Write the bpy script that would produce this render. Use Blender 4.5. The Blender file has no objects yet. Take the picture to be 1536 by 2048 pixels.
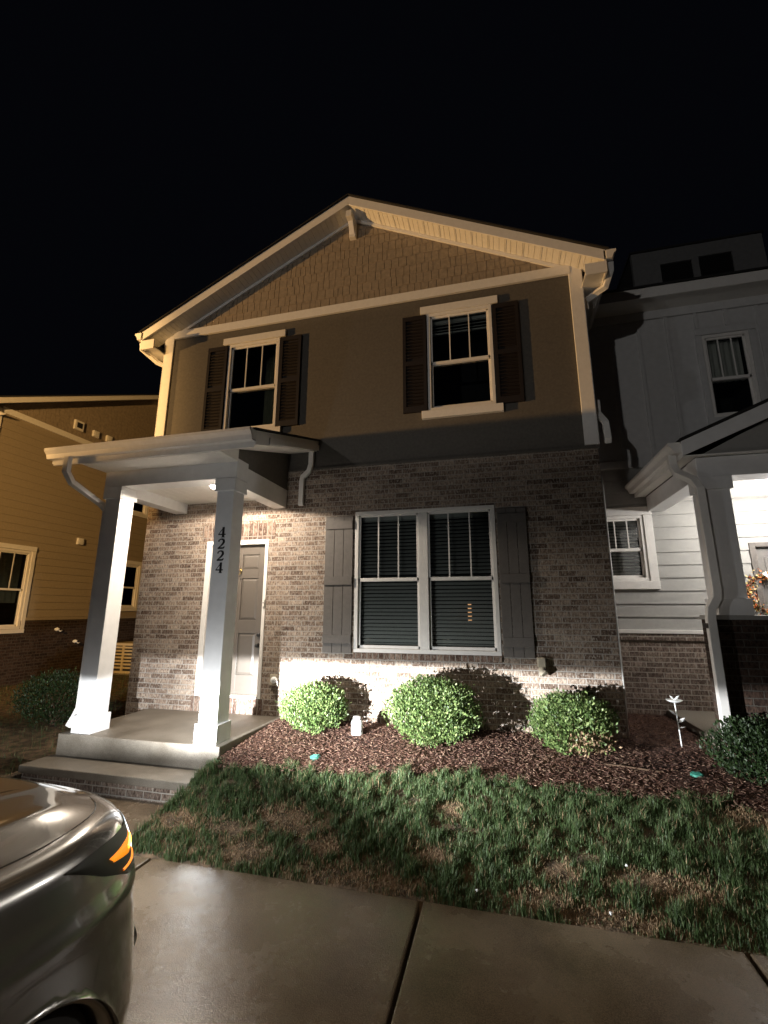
import bpy, bmesh, math, random
import numpy as np
from mathutils import Vector, Matrix
random.seed(7); RNG = np.random.default_rng(7)
R = math.radians
sc = bpy.context.scene
COL = sc.collection

# ------------------------------------------------------------------ camera
CAM = (-1.26195, -5.78424, 1.35997); YAW, PIT, ROL = -0.249240516, 0.213801089, 0.00200332
cd = bpy.data.cameras.new('camera'); cam = bpy.data.objects.new('camera', cd); COL.objects.link(cam)
cd.sensor_fit = 'HORIZONTAL'; cd.sensor_width = 36; cd.lens = 902.59 / 1536 * 36
cd.clip_start = .05; cd.clip_end = 600
fw = Vector((math.sin(YAW)*math.cos(PIT), math.cos(YAW)*math.cos(PIT), math.sin(PIT)))
rr = Vector((math.cos(YAW), -math.sin(YAW), 0)); uu = rr.cross(fw)
r2 = rr*math.cos(ROL)+uu*math.sin(ROL); u2 = -rr*math.sin(ROL)+uu*math.cos(ROL)
m = Matrix((r2, u2, -fw)).transposed().to_4x4(); m.translation = Vector(CAM); cam.matrix_world = m
sc.camera = cam

# ------------------------------------------------------------------ world, exposure
w = bpy.data.worlds.new('World'); sc.world = w; w.use_nodes = True
bg = w.node_tree.nodes['Background']; bg.inputs[0].default_value = (.55, .62, 1.0, 1); bg.inputs[1].default_value = .0022
sc.view_settings.view_transform = 'Standard'; sc.view_settings.look = 'None'
sc.view_settings.exposure = 0; sc.view_settings.gamma = 1

# ------------------------------------------------------------------ lamps (street, houses, car headlights and an added driveway fill)
def lamp(name, kind, loc, watt, col, rad=.05, target=None, angle=60, blend=.5):
    l = bpy.data.lights.new(name, kind); l.energy = watt; l.color = col; l.shadow_soft_size = rad
    o = bpy.data.objects.new(name, l); COL.objects.link(o); o.location = loc
    if kind == 'SPOT':
        l.spot_size = R(angle); l.spot_blend = blend
        o.rotation_euler = (Vector(target)-Vector(loc)).to_track_quat('-Z', 'Y').to_euler()
    return o
def shape_light(o, tilt_y=None, tilt_x=0., soft=.012, hot=None, hotk=40., base=1., spill=0., upper=False, notch=None):
    """angular distribution of a lamp (lamp axes = world axes)"""
    l = o.data; l.use_nodes = True; nt = l.node_tree; N = nt.nodes; L = nt.links
    em = [n for n in N if n.type == 'EMISSION'][0]
    tc = N.new('ShaderNodeTexCoord'); sx = N.new('ShaderNodeSeparateXYZ'); L.new(tc.outputs['Normal'], sx.inputs[0])
    def M(op, a, b=None, c=None):
        n = N.new('ShaderNodeMath'); n.operation = op
        for i, v in enumerate((a, b, c)):
            if v is None: continue
            if isinstance(v, (int, float)): n.inputs[i].default_value = v
            else: L.new(v, n.inputs[i])
        return n.outputs[0]
    X, Y, Z = sx.outputs
    if upper:      # light only above the plane z = tilt * horizontal distance; shade put into the lamp, no blocker built
        hd = M('SQRT', M('ADD', M('MULTIPLY', X, X), M('MULTIPLY', Y, Y)))
        t = M('SUBTRACT', Z, M('MULTIPLY', hd, tilt_y))
        if notch:      # made-up dip in the shade edge, lets light onto the right neighbour's porch
            nr = N.new('ShaderNodeMapRange'); nr.interpolation_type = 'SMOOTHSTEP'; L.new(X, nr.inputs[0])
            nr.inputs[1].default_value = notch[0]; nr.inputs[2].default_value = notch[1]; nr.inputs[3].default_value = 0; nr.inputs[4].default_value = notch[2]
            t = M('ADD', t, nr.outputs[0])
    else:
        t = M('SUBTRACT', M('SUBTRACT', M('MULTIPLY', Y, tilt_y), M('MULTIPLY', M('ABSOLUTE', X), tilt_x)), Z)
    mr = N.new('ShaderNodeMapRange'); mr.interpolation_type = 'SMOOTHSTEP'; L.new(t, mr.inputs[0])
    mr.inputs[1].default_value = -soft; mr.inputs[2].default_value = soft; mr.inputs[3].default_value = spill*.5 if hot else spill; mr.inputs[4].default_value = 1
    s = mr.outputs[0]
    if hot:
        dn = N.new('ShaderNodeMapRange'); dn.interpolation_type = 'SMOOTHSTEP'; L.new(t, dn.inputs[0])      # a low beam fades quickly towards the ground in front of the car
        dn.inputs[1].default_value = .175; dn.inputs[2].default_value = .29; dn.inputs[3].default_value = 1; dn.inputs[4].default_value = .045
        tn = M('MINIMUM', t, 0.)
        glow = M('ADD', M('MULTIPLY', M('EXPONENT', M('MULTIPLY', tn, 13.)), spill*2.0), M('MULTIPLY', M('EXPONENT', M('MULTIPLY', tn, 3.6)), spill*1.3))
        s = M('MAXIMUM', s, M('MULTIPLY', glow, 1.)); s = M('MULTIPLY', s, dn.outputs[0])
        h = Vector(hot).normalized()
        dot = M('ADD', M('ADD', M('MULTIPLY', X, h.x), M('MULTIPLY', Y, h.y)), M('MULTIPLY', Z, h.z))
        g = M('POWER', M('MAXIMUM', dot, .0001), hotk)
        side = N.new('ShaderNodeMapRange'); side.interpolation_type = 'SMOOTHSTEP'; L.new(X, side.inputs[0]); side.inputs[1].default_value = -.4; side.inputs[2].default_value = .0; side.inputs[3].default_value = .2; side.inputs[4].default_value = 1
        sr = N.new('ShaderNodeMapRange'); sr.interpolation_type = 'SMOOTHSTEP'; L.new(X, sr.inputs[0]); sr.inputs[1].default_value = .1; sr.inputs[2].default_value = .65; sr.inputs[3].default_value = 1; sr.inputs[4].default_value = 1.4
        fwd = M('MULTIPLY', M('MULTIPLY', M('POWER', M('MAXIMUM', Y, .0001), 1.6), side.outputs[0]), sr.outputs[0])
        g2 = M('ADD', g, M('MULTIPLY', fwd, base))
        s = M('MULTIPLY', s, g2)
    L.new(s, em.inputs['Strength'])
ORANGE = (1, .56, .19); NEUTRAL = (1, .93, .82)
a1 = lamp('street_lamp_light', 'POINT', (-21, -6.0, 1.9), 13500, ORANGE, .12)
shape_light(a1, tilt_y=.076, soft=.004, upper=True)
lamp('path_lamp_light', 'SPOT', (-6.9, -7.5, 4.3), 4300, (1, .57, .19), .15, (-12.2, 3.4, 4.5), 70, .5)
b1 = lamp('far_street_light', 'POINT', (-11.5, -24, 2.6), 2100, (1, .95, .90), .2)
shape_light(b1, tilt_y=.026, soft=.012, upper=True, notch=(.437, .455, .073))
lamp('driveway_fill_light', 'SPOT', (-.6, -7.2, 7.0), 420, (1, .78, .52), .2, (-1.5, -5.5, -.4), 68, .8)  # added spot that brightens the driveway, no known fixture overhead
PLX = (-4.735, -.925, 2.80)
lamp('porch_light', 'SPOT', (PLX[0], PLX[1], 2.855), 300, (1, .86, .70), .04, (PLX[0], PLX[1], 0), 174, .12)
lamp('neighbour_porch_light', 'POINT', (2.25, .45, 2.62), 95, (1, .96, .92), .07)
h1 = lamp('headlight_beam', 'POINT', (-4.27, -3.90, .375), 5200, (.94, .96, .97), .035)
shape_light(h1, tilt_y=.084, tilt_x=.012, soft=.018, hot=(.75, 3.8, .13), hotk=300, base=1.2, spill=.03)
h2 = lamp('headlight_beam', 'POINT', (-2.93, -3.95, .375), 260, (.94, .96, .97), .035)
shape_light(h2, tilt_y=.08, tilt_x=.02, soft=.016, hot=(.1, 3.8, .1), hotk=60, base=.25, spill=.02)

# ------------------------------------------------------------------ materials
MATS = {}
def nmat(name):
    m = bpy.data.materials.new(name); m.use_nodes = True; MATS[name] = m
    return m, m.node_tree, m.node_tree.nodes['Principled BSDF']
def simple(name, col, rough=.6, metal=0, noise=.12, nscale=18, bump=.0, bscale=60, coat=0, spec=.5):
    m, nt, b = nmat(name); N, L = nt.nodes, nt.links
    b.inputs['Roughness'].default_value = rough; b.inputs['Metallic'].default_value = metal
    b.inputs['Specular IOR Level'].default_value = spec
    if coat: b.inputs['Coat Weight'].default_value = coat; b.inputs['Coat Roughness'].default_value = .06
    tc = N.new('ShaderNodeTexCoord')
    n = N.new('ShaderNodeTexNoise'); n.inputs['Scale'].default_value = nscale; n.inputs['Detail'].default_value = 6
    L.new(tc.outputs['Object'], n.inputs['Vector'])
    mr = N.new('ShaderNodeMapRange'); L.new(n.outputs[0], mr.inputs[0]); mr.inputs[1].default_value = .25; mr.inputs[2].default_value = .75
    mr.inputs[3].default_value = 1-noise; mr.inputs[4].default_value = 1+noise
    mx = N.new('ShaderNodeVectorMath'); mx.operation = 'SCALE'; mx.inputs[0].default_value = col; L.new(mr.outputs[0], mx.inputs['Scale'])
    L.new(mx.outputs[0], b.inputs['Base Color'])
    if bump:
        n2 = N.new('ShaderNodeTexNoise'); n2.inputs['Scale'].default_value = bscale; n2.inputs['Detail'].default_value = 5
        L.new(tc.outputs['Object'], n2.inputs['Vector'])
        bp = N.new('ShaderNodeBump'); bp.inputs['Strength'].default_value = bump; bp.inputs['Distance'].default_value = .01
        L.new(n2.outputs[0], bp.inputs['Height']); L.new(bp.outputs[0], b.inputs['Normal'])
    return m
def emis(name, col, s):
    m, nt, b = nmat(name); b.inputs['Base Color'].default_value = (*col, 1)
    b.inputs['Emission Color'].default_value = (*col, 1); b.inputs['Emission Strength'].default_value = s
    return m
def brick_mat(name, c1, c2, c3, mortar, vertical=False, smear=.5):
    m, nt, b = nmat(name); N, L = nt.nodes, nt.links
    tc = N.new('ShaderNodeTexCoord'); sx = N.new('ShaderNodeSeparateXYZ'); L.new(tc.outputs['Object'], sx.inputs[0])
    ad = N.new('ShaderNodeMath'); ad.operation = 'ADD'; L.new(sx.outputs[0], ad.inputs[0]); L.new(sx.outputs[1], ad.inputs[1])
    cb = N.new('ShaderNodeCombineXYZ')
    if vertical: L.new(ad.outputs[0], cb.inputs[1]); L.new(sx.outputs[2], cb.inputs[0])
    else: L.new(ad.outputs[0], cb.inputs[0]); L.new(sx.outputs[2], cb.inputs[1])
    # slightly wobbly joints
    wn = N.new('ShaderNodeTexNoise'); wn.inputs['Scale'].default_value = 22; wn.inputs['Detail'].default_value = 3; L.new(tc.outputs['Object'], wn.inputs['Vector'])
    wv = N.new('ShaderNodeVectorMath'); wv.operation = 'MULTIPLY_ADD'; L.new(wn.outputs[1], wv.inputs[0]); wv.inputs[1].default_value = (.010, .008, 0); L.new(cb.outputs[0], wv.inputs[2])
    br = N.new('ShaderNodeTexBrick'); L.new(wv.outputs[0], br.inputs['Vector']); br.inputs['Scale'].default_value = 1
    br.inputs['Brick Width'].default_value = .2 if not vertical else .24; br.inputs['Row Height'].default_value = .0677 if not vertical else .0745
    br.inputs['Mortar Size'].default_value = .0062; br.inputs['Mortar Smooth'].default_value = .35; br.inputs['Bias'].default_value = .0
    if vertical: br.offset = 0
    br.inputs['Color1'].default_value = (0, 0, 0, 1); br.inputs['Color2'].default_value = (1, 1, 1, 1); br.inputs['Mortar'].default_value = (.5, .5, .5, 1)
    rp = N.new('ShaderNodeValToRGB'); L.new(br.outputs['Color'], rp.inputs[0]); e = rp.color_ramp.elements
    e[0].color = (*c1, 1); e[1].color = (*c3, 1); q = e.new(.5); q.color = (*c2, 1)
    # blotchy face + white mortar smears
    n1 = N.new('ShaderNodeTexNoise'); n1.inputs['Scale'].default_value = 26; n1.inputs['Detail'].default_value = 8; n1.inputs['Roughness'].default_value = .7; sv = N.new('ShaderNodeVectorMath'); sv.operation = 'MULTIPLY'; sv.inputs[1].default_value = (1.7, 1.7, .75); L.new(tc.outputs['Object'], sv.inputs[0]); L.new(sv.outputs[0], n1.inputs['Vector'])
    r1 = N.new('ShaderNodeValToRGB'); L.new(n1.outputs[0], r1.inputs[0]); r1.color_ramp.elements[0].position = .40; r1.color_ramp.elements[1].position = .62
    r1.color_ramp.elements[0].color = (.38, .33, .30, 1); r1.color_ramp.elements[1].color = (1.3, 1.27, 1.22, 1)
    mu = N.new('ShaderNodeMix'); mu.data_type = 'RGBA'; mu.blend_type = 'MULTIPLY'; mu.inputs[0].default_value = 1; L.new(rp.outputs[0], mu.inputs[6]); L.new(r1.outputs[0], mu.inputs[7])
    n3 = N.new('ShaderNodeTexNoise'); n3.inputs['Scale'].default_value = 34; n3.inputs['Detail'].default_value = 4; L.new(sv.outputs[0], n3.inputs['Vector'])
    r3 = N.new('ShaderNodeMapRange'); L.new(n3.outputs[0], r3.inputs[0]); r3.inputs[1].default_value = .53; r3.inputs[2].default_value = .66; r3.inputs[3].default_value = 0; r3.inputs[4].default_value = smear
    ms = N.new('ShaderNodeMix'); ms.data_type = 'RGBA'; L.new(r3.outputs[0], ms.inputs[0]); L.new(mu.outputs[2], ms.inputs[6]); ms.inputs[7].default_value = (mortar[0]*1.15, mortar[1]*1.12, mortar[2]*1.08, 1)
    mm = N.new('ShaderNodeMix'); mm.data_type = 'RGBA'; L.new(br.outputs['Fac'], mm.inputs[0]); L.new(ms.outputs[2], mm.inputs[6]); mm.inputs[7].default_value = (*mortar, 1)
    L.new(mm.outputs[2], b.inputs['Base Color']); b.inputs['Roughness'].default_value = .9; b.inputs['Specular IOR Level'].default_value = .25
    iv = N.new('ShaderNodeMath'); iv.operation = 'MULTIPLY_ADD'; L.new(br.outputs['Fac'], iv.inputs[0]); iv.inputs[1].default_value = -1.0
    L.new(n1.outputs[0], iv.inputs[2])
    bp = N.new('ShaderNodeBump'); bp.inputs['Strength'].default_value = .9; bp.inputs['Distance'].default_value = .007
    L.new(iv.outputs[0], bp.inputs['Height']); L.new(bp.outputs[0], b.inputs['Normal'])
    return m
def concrete(name, col, rlo, rhi, scale=1.6):
    m, nt, b = nmat(name); N, L = nt.nodes, nt.links
    tc = N.new('ShaderNodeTexCoord')
    n = N.new('ShaderNodeTexNoise'); n.inputs['Scale'].default_value = scale; n.inputs['Detail'].default_value = 9; n.inputs['Roughness'].default_value = .62; L.new(tc.outputs['Object'], n.inputs['Vector'])
    f = N.new('ShaderNodeTexNoise'); f.inputs['Scale'].default_value = 160; f.inputs['Detail'].default_value = 3; L.new(tc.outputs['Object'], f.inputs['Vector'])
    rp = N.new('ShaderNodeValToRGB'); L.new(n.outputs[0], rp.inputs[0]); e = rp.color_ramp.elements
    e[0].position = .25; e[1].position = .78; e[0].color = (col[0]*.45, col[1]*.42, col[2]*.38, 1); e[1].color = (col[0]*1.25, col[1]*1.25, col[2]*1.27, 1)
    r2_ = N.new('ShaderNodeMapRange'); L.new(f.outputs[0], r2_.inputs[0]); r2_.inputs[1].default_value = .3; r2_.inputs[2].default_value = .7; r2_.inputs[3].default_value = .6; r2_.inputs[4].default_value = 1.4
    sc_ = N.new('ShaderNodeVectorMath'); sc_.operation = 'SCALE'; L.new(rp.outputs[0], sc_.inputs[0]); L.new(r2_.outputs[0], sc_.inputs['Scale'])
    L.new(sc_.outputs[0], b.inputs['Base Color'])
    rr_ = N.new('ShaderNodeMapRange'); L.new(n.outputs[0], rr_.inputs[0]); rr_.inputs[1].default_value = .22; rr_.inputs[2].default_value = .78; rr_.inputs[3].default_value = rlo; rr_.inputs[4].default_value = rhi
    L.new(rr_.outputs[0], b.inputs['Roughness'])
    g = N.new('ShaderNodeTexNoise'); g.inputs['Scale'].default_value = 9; g.inputs['Detail'].default_value = 8; L.new(tc.outputs['Object'], g.inputs['Vector'])
    ad = N.new('ShaderNodeMath'); ad.operation = 'MULTIPLY_ADD'; L.new(f.outputs[0], ad.inputs[0]); ad.inputs[1].default_value = .6; L.new(g.outputs[0], ad.inputs[2])
    bp = N.new('ShaderNodeBump'); bp.inputs['Strength'].default_value = .3; bp.inputs['Distance'].default_value = .009; L.new(ad.outputs[0], bp.inputs['Height']); L.new(bp.outputs[0], b.inputs['Normal'])
    return m
def twotone(name, ca, cb_, scale, lo=.4, hi=.6, rough=.8, bump=.5, bscale=40, dist=.02):
    m, nt, b = nmat(name); N, L = nt.nodes, nt.links
    tc = N.new('ShaderNodeTexCoord'); n = N.new('ShaderNodeTexNoise'); n.inputs['Scale'].default_value = scale; n.inputs['Detail'].default_value = 7; L.new(tc.outputs['Object'], n.inputs['Vector'])
    rp = N.new('ShaderNodeValToRGB'); L.new(n.outputs[0], rp.inputs[0]); e = rp.color_ramp.elements
    e[0].position = lo; e[1].position = hi; e[0].color = (*ca, 1); e[1].color = (*cb_, 1)
    L.new(rp.outputs[0], b.inputs['Base Color']); b.inputs['Roughness'].default_value = rough; b.inputs['Specular IOR Level'].default_value = .3
    n2 = N.new('ShaderNodeTexNoise'); n2.inputs['Scale'].default_value = bscale; n2.inputs['Detail'].default_value = 6; L.new(tc.outputs['Object'], n2.inputs['Vector'])
    bp = N.new('ShaderNodeBump'); bp.inputs['Strength'].default_value = bump; bp.inputs['Distance'].default_value = dist; L.new(n2.outputs[0], bp.inputs['Height']); L.new(bp.outputs[0], b.inputs['Normal'])
    return m
def island(name, cols, rough=.6, transl=0., spec=.4):
    """leaf / blade / chip material: each loose piece takes its own tone"""
    m, nt, b = nmat(name); N, L = nt.nodes, nt.links
    g = N.new('ShaderNodeNewGeometry'); rp = N.new('ShaderNodeValToRGB'); L.new(g.outputs['Random Per Island'], rp.inputs[0])
    e = rp.color_ramp.elements; e[0].color = (*cols[0], 1); e[1].color = (*cols[-1], 1)
    for i, c in enumerate(cols[1:-1]): q = e.new((i+1)/(len(cols)-1)); q.color = (*c, 1)
    L.new(rp.outputs[0], b.inputs['Base Color']); b.inputs['Roughness'].default_value = rough; b.inputs['Specular IOR Level'].default_value = spec
    if transl:
        t = N.new('ShaderNodeBsdfTranslucent'); L.new(rp.outputs[0], t.inputs[0]); mx = N.new('ShaderNodeMixShader'); mx.inputs[0].default_value = transl
        L.new(b.outputs[0], mx.inputs[1]); L.new(t.outputs[0], mx.inputs[2]); L.new(mx.outputs[0], N['Material Output'].inputs[0])
    return m
def glass_mat(name):
    m, nt, b = nmat(name); N, L = nt.nodes, nt.links; N.remove(b)
    t = N.new('ShaderNodeBsdfTransparent'); t.inputs[0].default_value = (.86, .88, .87, 1); g = N.new('ShaderNodeBsdfGlossy'); g.inputs['Roughness'].default_value = .02
    fr = N.new('ShaderNodeFresnel'); fr.inputs[0].default_value = 1.5; mu = N.new('ShaderNodeMath'); mu.operation = 'MULTIPLY'; mu.inputs[1].default_value = 1.8; mu.use_clamp = True; L.new(fr.outputs[0], mu.inputs[0])
    n = N.new('ShaderNodeTexNoise'); n.inputs['Scale'].default_value = 2.5; bp = N.new('ShaderNodeBump'); bp.inputs['Strength'].default_value = .06; bp.inputs['Distance'].default_value = .02
    L.new(n.outputs[0], bp.inputs['Height']); L.new(bp.outputs[0], g.inputs['Normal'])
    mx = N.new('ShaderNodeMixShader'); L.new(mu.outputs[0], mx.inputs[0]); L.new(t.outputs[0], mx.inputs[1]); L.new(g.outputs[0], mx.inputs[2]); L.new(mx.outputs[0], N['Material Output'].inputs[0])
    return m

M_BRICK = brick_mat('brick', (.13, .092, .072), (.27, .21, .17), (.39, .325, .27), (.36, .33, .295), smear=.9)
M_SOLD = brick_mat('soldier_brick', (.10, .065, .052), (.20, .14, .115), (.28, .215, .175), (.28, .255, .225), vertical=True, smear=.5)
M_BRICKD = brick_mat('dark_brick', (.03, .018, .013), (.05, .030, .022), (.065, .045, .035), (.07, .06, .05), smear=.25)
M_BRICKR = brick_mat('grey_brick', (.13, .10, .085), (.21, .165, .14), (.28, .23, .20), (.36, .33, .29), smear=.35)
M_WHITE = simple('white_trim', (.74, .72, .69), .45, noise=.05, bump=.06, bscale=90)
M_COLW = simple('column_paint', (.70, .70, .70), .5, noise=.06, nscale=9, bump=.08, bscale=70)
M_SOFF = simple('soffit_vinyl', (.74, .72, .68), .5, noise=.05)
M_TAUPE = simple('taupe_siding', (.098, .088, .075), .75, noise=.16, nscale=30, bump=.25, bscale=120)
M_SHAKE = simple('tan_shingle', (.27, .22, .165), .8, noise=.22, nscale=14, bump=.3, bscale=80)
M_TAN = simple('tan_siding', (.30, .25, .18), .7, noise=.08, nscale=25, bump=.12, bscale=110)
M_GREYS = simple('grey_siding', (.30, .295, .28), .65, noise=.06, nscale=20, bump=.1, bscale=110)
M_GREYU = simple('grey_batten_siding', (.52, .52, .52), .7, noise=.07, nscale=12, bump=.1, bscale=110)
M_ROOF = simple('asphalt_shingle', (.016, .015, .014), .95, noise=.4, nscale=40, bump=.8, bscale=120)
M_SHUT = simple('dark_red_shutter', (.008, .004, .0035), .6, noise=.15)
M_SHUTL = simple('taupe_shutter', (.12, .107, .097), .7, noise=.12, nscale=20, bump=.2, bscale=60)
M_DOOR = simple('door_paint', (.115, .098, .082), .42, noise=.05)
M_DARK = simple('dark_interior', (.008, .008, .009), .9)
M_BLIND = simple('blind_slat', (.58, .58, .55), .6, noise=.05)
M_CURT = simple('curtain_cloth', (.34, .33, .22), .9, noise=.15)
M_BLACK = simple('black_metal', (.012, .011, .011), .4)
M_BRASS = simple('brass', (.75, .55, .22), .25, metal=1)
M_GLASS = glass_mat('window_glass')
M_CONC = concrete('driveway_concrete', (.165, .126, .085), .06, .42, 2.2)
M_PORCHC = concrete('porch_concrete', (.19, .17, .14), .4, .65, 2.2)
M_MULCH = twotone('mulch', (.026, .010, .006), (.075, .033, .020), 30, bump=1, bscale=38, dist=.03)
M_SOIL = twotone('lawn_soil', (.05, .036, .022), (.15, .10, .06), 9, bump=.9, bscale=50, dist=.02)
M_CHIP = island('mulch_chip', [(.032, .012, .007), (.065, .027, .016), (.10, .048, .030), (.19, .125, .085)], .75)
M_GRASS = island('grass_blade', [(.026, .050, .014), (.042, .078, .024), (.065, .105, .036), (.11, .145, .065)], .55, .2)
M_DRY = island('dry_grass_blade', [(.16, .10, .055), (.26, .17, .095), (.36, .26, .16)], .75, .1)
M_LEAF = island('shrub_leaf', [(.035, .065, .018), (.075, .125, .035), (.13, .19, .06), (.22, .28, .10)], .45, .22)
M_LEAFD = island('unlit_shrub_leaf', [(.009, .020, .007), (.018, .036, .010), (.028, .052, .014)], .5, .15)  # darker copy of the shrub leaf, lack of light put into the colour
M_TWIG = simple('twig', (.10, .06, .035), .85)
M_PAINT = simple('car_paint', (.25, .245, .235), .22, metal=.75, noise=.03, nscale=200, coat=1)
M_PLAST = simple('black_plastic', (.02, .02, .021), .5)
M_TYRE = simple('tyre_rubber', (.055, .052, .05), .85)
M_RIM = simple('alloy', (.35, .35, .36), .3, metal=1)
M_CHROME = simple('chrome', (.8, .8, .82), .08, metal=1)
M_AMBER = emis('amber_lens', (1, .30, .01), .95)
M_AMBERC = emis('amber_core', (1, .55, .10), 4)
M_DRL = emis('white_lens', (.85, .93, 1), 2.2)
M_BULB = emis('lamp_lens', (1, .90, .76), 75)
M_ILAMP = emis('indoor_lamp', (1, .5, .22), .9)
M_BEIGE = simple('beige_metal', (.50, .42, .27), .5)
M_GREEN = simple('green_plastic', (.03, .20, .15), .5)
M_BOX = simple('box_plastic', (.42, .37, .28), .6)
M_WPLA = simple('white_plastic', (.8, .82, .82), .4, noise=.03)

# ------------------------------------------------------------------ mesh helpers
class MB:
    def __init__(s): s.v = []; s.f = []; s.sm = False
    def add(s, vs, fs):
        n = len(s.v); s.v += [tuple(p) for p in vs]; s.f += [tuple(i+n for i in f) for f in fs]; return s
    def box(s, x0, x1, y0, y1, z0, z1):
        return s.add([(x0,y0,z0),(x1,y0,z0),(x1,y1,z0),(x0,y1,z0),(x0,y0,z1),(x1,y0,z1),(x1,y1,z1),(x0,y1,z1)],
                     [(0,3,2,1),(4,5,6,7),(0,1,5,4),(1,2,6,5),(2,3,7,6),(3,0,4,7)])
    def prism(s, poly, fn, a, b):
        """poly of 2-D points (counter-clockwise), fn(u,v,t)->xyz, from t=a to t=b"""
        n = len(poly); vs = [fn(u, v, a) for u, v in poly]+[fn(u, v, b) for u, v in poly]
        fs = [tuple(range(n))[::-1], tuple(range(n, 2*n))]+[(i, (i+1) % n, n+(i+1) % n, n+i) for i in range(n)]
        return s.add(vs, fs)
    def tube(s, pts, r, n=10, rect=None):
        """sweep a round (or rect=(w,h)) section along pts"""
        P = [Vector(p) for p in pts]; vs = []; fs = []
        up0 = Vector((0, 0, 1))
        for i, p in enumerate(P):
            t = (P[min(i+1, len(P)-1)]-P[max(i-1, 0)]).normalized()
            u = Vector((1, 0, 0)) if abs(t.x) < .8 else Vector((0, 1, 0))
            a = (u-t*u.dot(t)).normalized(); b_ = t.cross(a)
            if rect:
                k = [(1, 1), (-1, 1), (-1, -1), (1, -1)]
                vs += [p+a*(q[0]*rect[0]/2)+b_*(q[1]*rect[1]/2) for q in k]; n = 4
            else:
                rad = r[i] if isinstance(r, (list, tuple)) else r
                vs += [p+a*math.cos(2*math.pi*j/n)*rad+b_*math.sin(2*math.pi*j/n)*rad for j in range(n)]
        for i in range(len(P)-1):
            for j in range(n): fs.append((i*n+j, i*n+(j+1) % n, (i+1)*n+(j+1) % n, (i+1)*n+j))
        fs.append(tuple(range(n))[::-1]); fs.append(tuple(range((len(P)-1)*n, len(P)*n)))
        return s.add(vs, fs)
    def lathe(s, c, prof, n=24, axis='z'):
        vs = []; fs = []
        for r, h in prof:
            for j in range(n):
                a = 2*math.pi*j/n; x, y = r*math.cos(a), r*math.sin(a)
                vs.append((c[0]+x, c[1]+y, c[2]+h) if axis == 'z' else ((c[0]+h, c[1]+x, c[2]+y) if axis == 'x' else (c[0]+x, c[1]+h, c[2]+y)))
        for i in range(len(prof)-1):
            for j in range(n): fs.append((i*n+j, i*n+(j+1) % n, (i+1)*n+(j+1) % n, (i+1)*n+j))
        return s.add(vs, fs)
    def build(s, name, mat, parent=None, bevel=0, smooth=False):
        off = Vector((0, 0, 0)); q = parent
        while q is not None: off += q.location; q = q.parent
        me = bpy.data.meshes.new(name)
        me.from_pydata([(x-off.x, y-off.y, z-off.z) for x, y, z in s.v], [], s.f); me.validate()
        bm = bmesh.new(); bm.from_mesh(me); bmesh.ops.recalc_face_normals(bm, faces=bm.faces); bm.to_mesh(me); bm.free()
        if smooth:
            for p in me.polygons: p.use_smooth = True
        for mm in (mat if isinstance(mat, (list, tuple)) else [mat]): me.materials.append(mm)
        o = bpy.data.objects.new(name, me); COL.objects.link(o)
        if parent is not None: o.parent = parent
        if bevel:
            b = o.modifiers.new('bevel', 'BEVEL'); b.width = bevel; b.segments = 2; b.limit_method = 'ANGLE'
        return o
def part(name, mat, parent, *boxes, bevel=0):
    m = MB()
    for b in boxes: m.box(*b)
    return m.build(name, mat, parent, bevel)
def tag(o, label=None, cat=None, group=None, kind=None):
    if label: o['label'] = label
    if cat: o['category'] = cat
    if group: o['group'] = group
    if kind: o['kind'] = kind
    return o
def thing(name, label, cat, loc, group=None):
    o = bpy.data.objects.new(name, None); COL.objects.link(o); o.location = loc; o.empty_display_size = .2
    return tag(o, label, cat, group)
def free(o, loc):
    """give a single-mesh thing its own origin"""
    L_ = Vector(loc)
    o.data.transform(Matrix.Translation(-L_)); o.location = L_; return o
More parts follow.
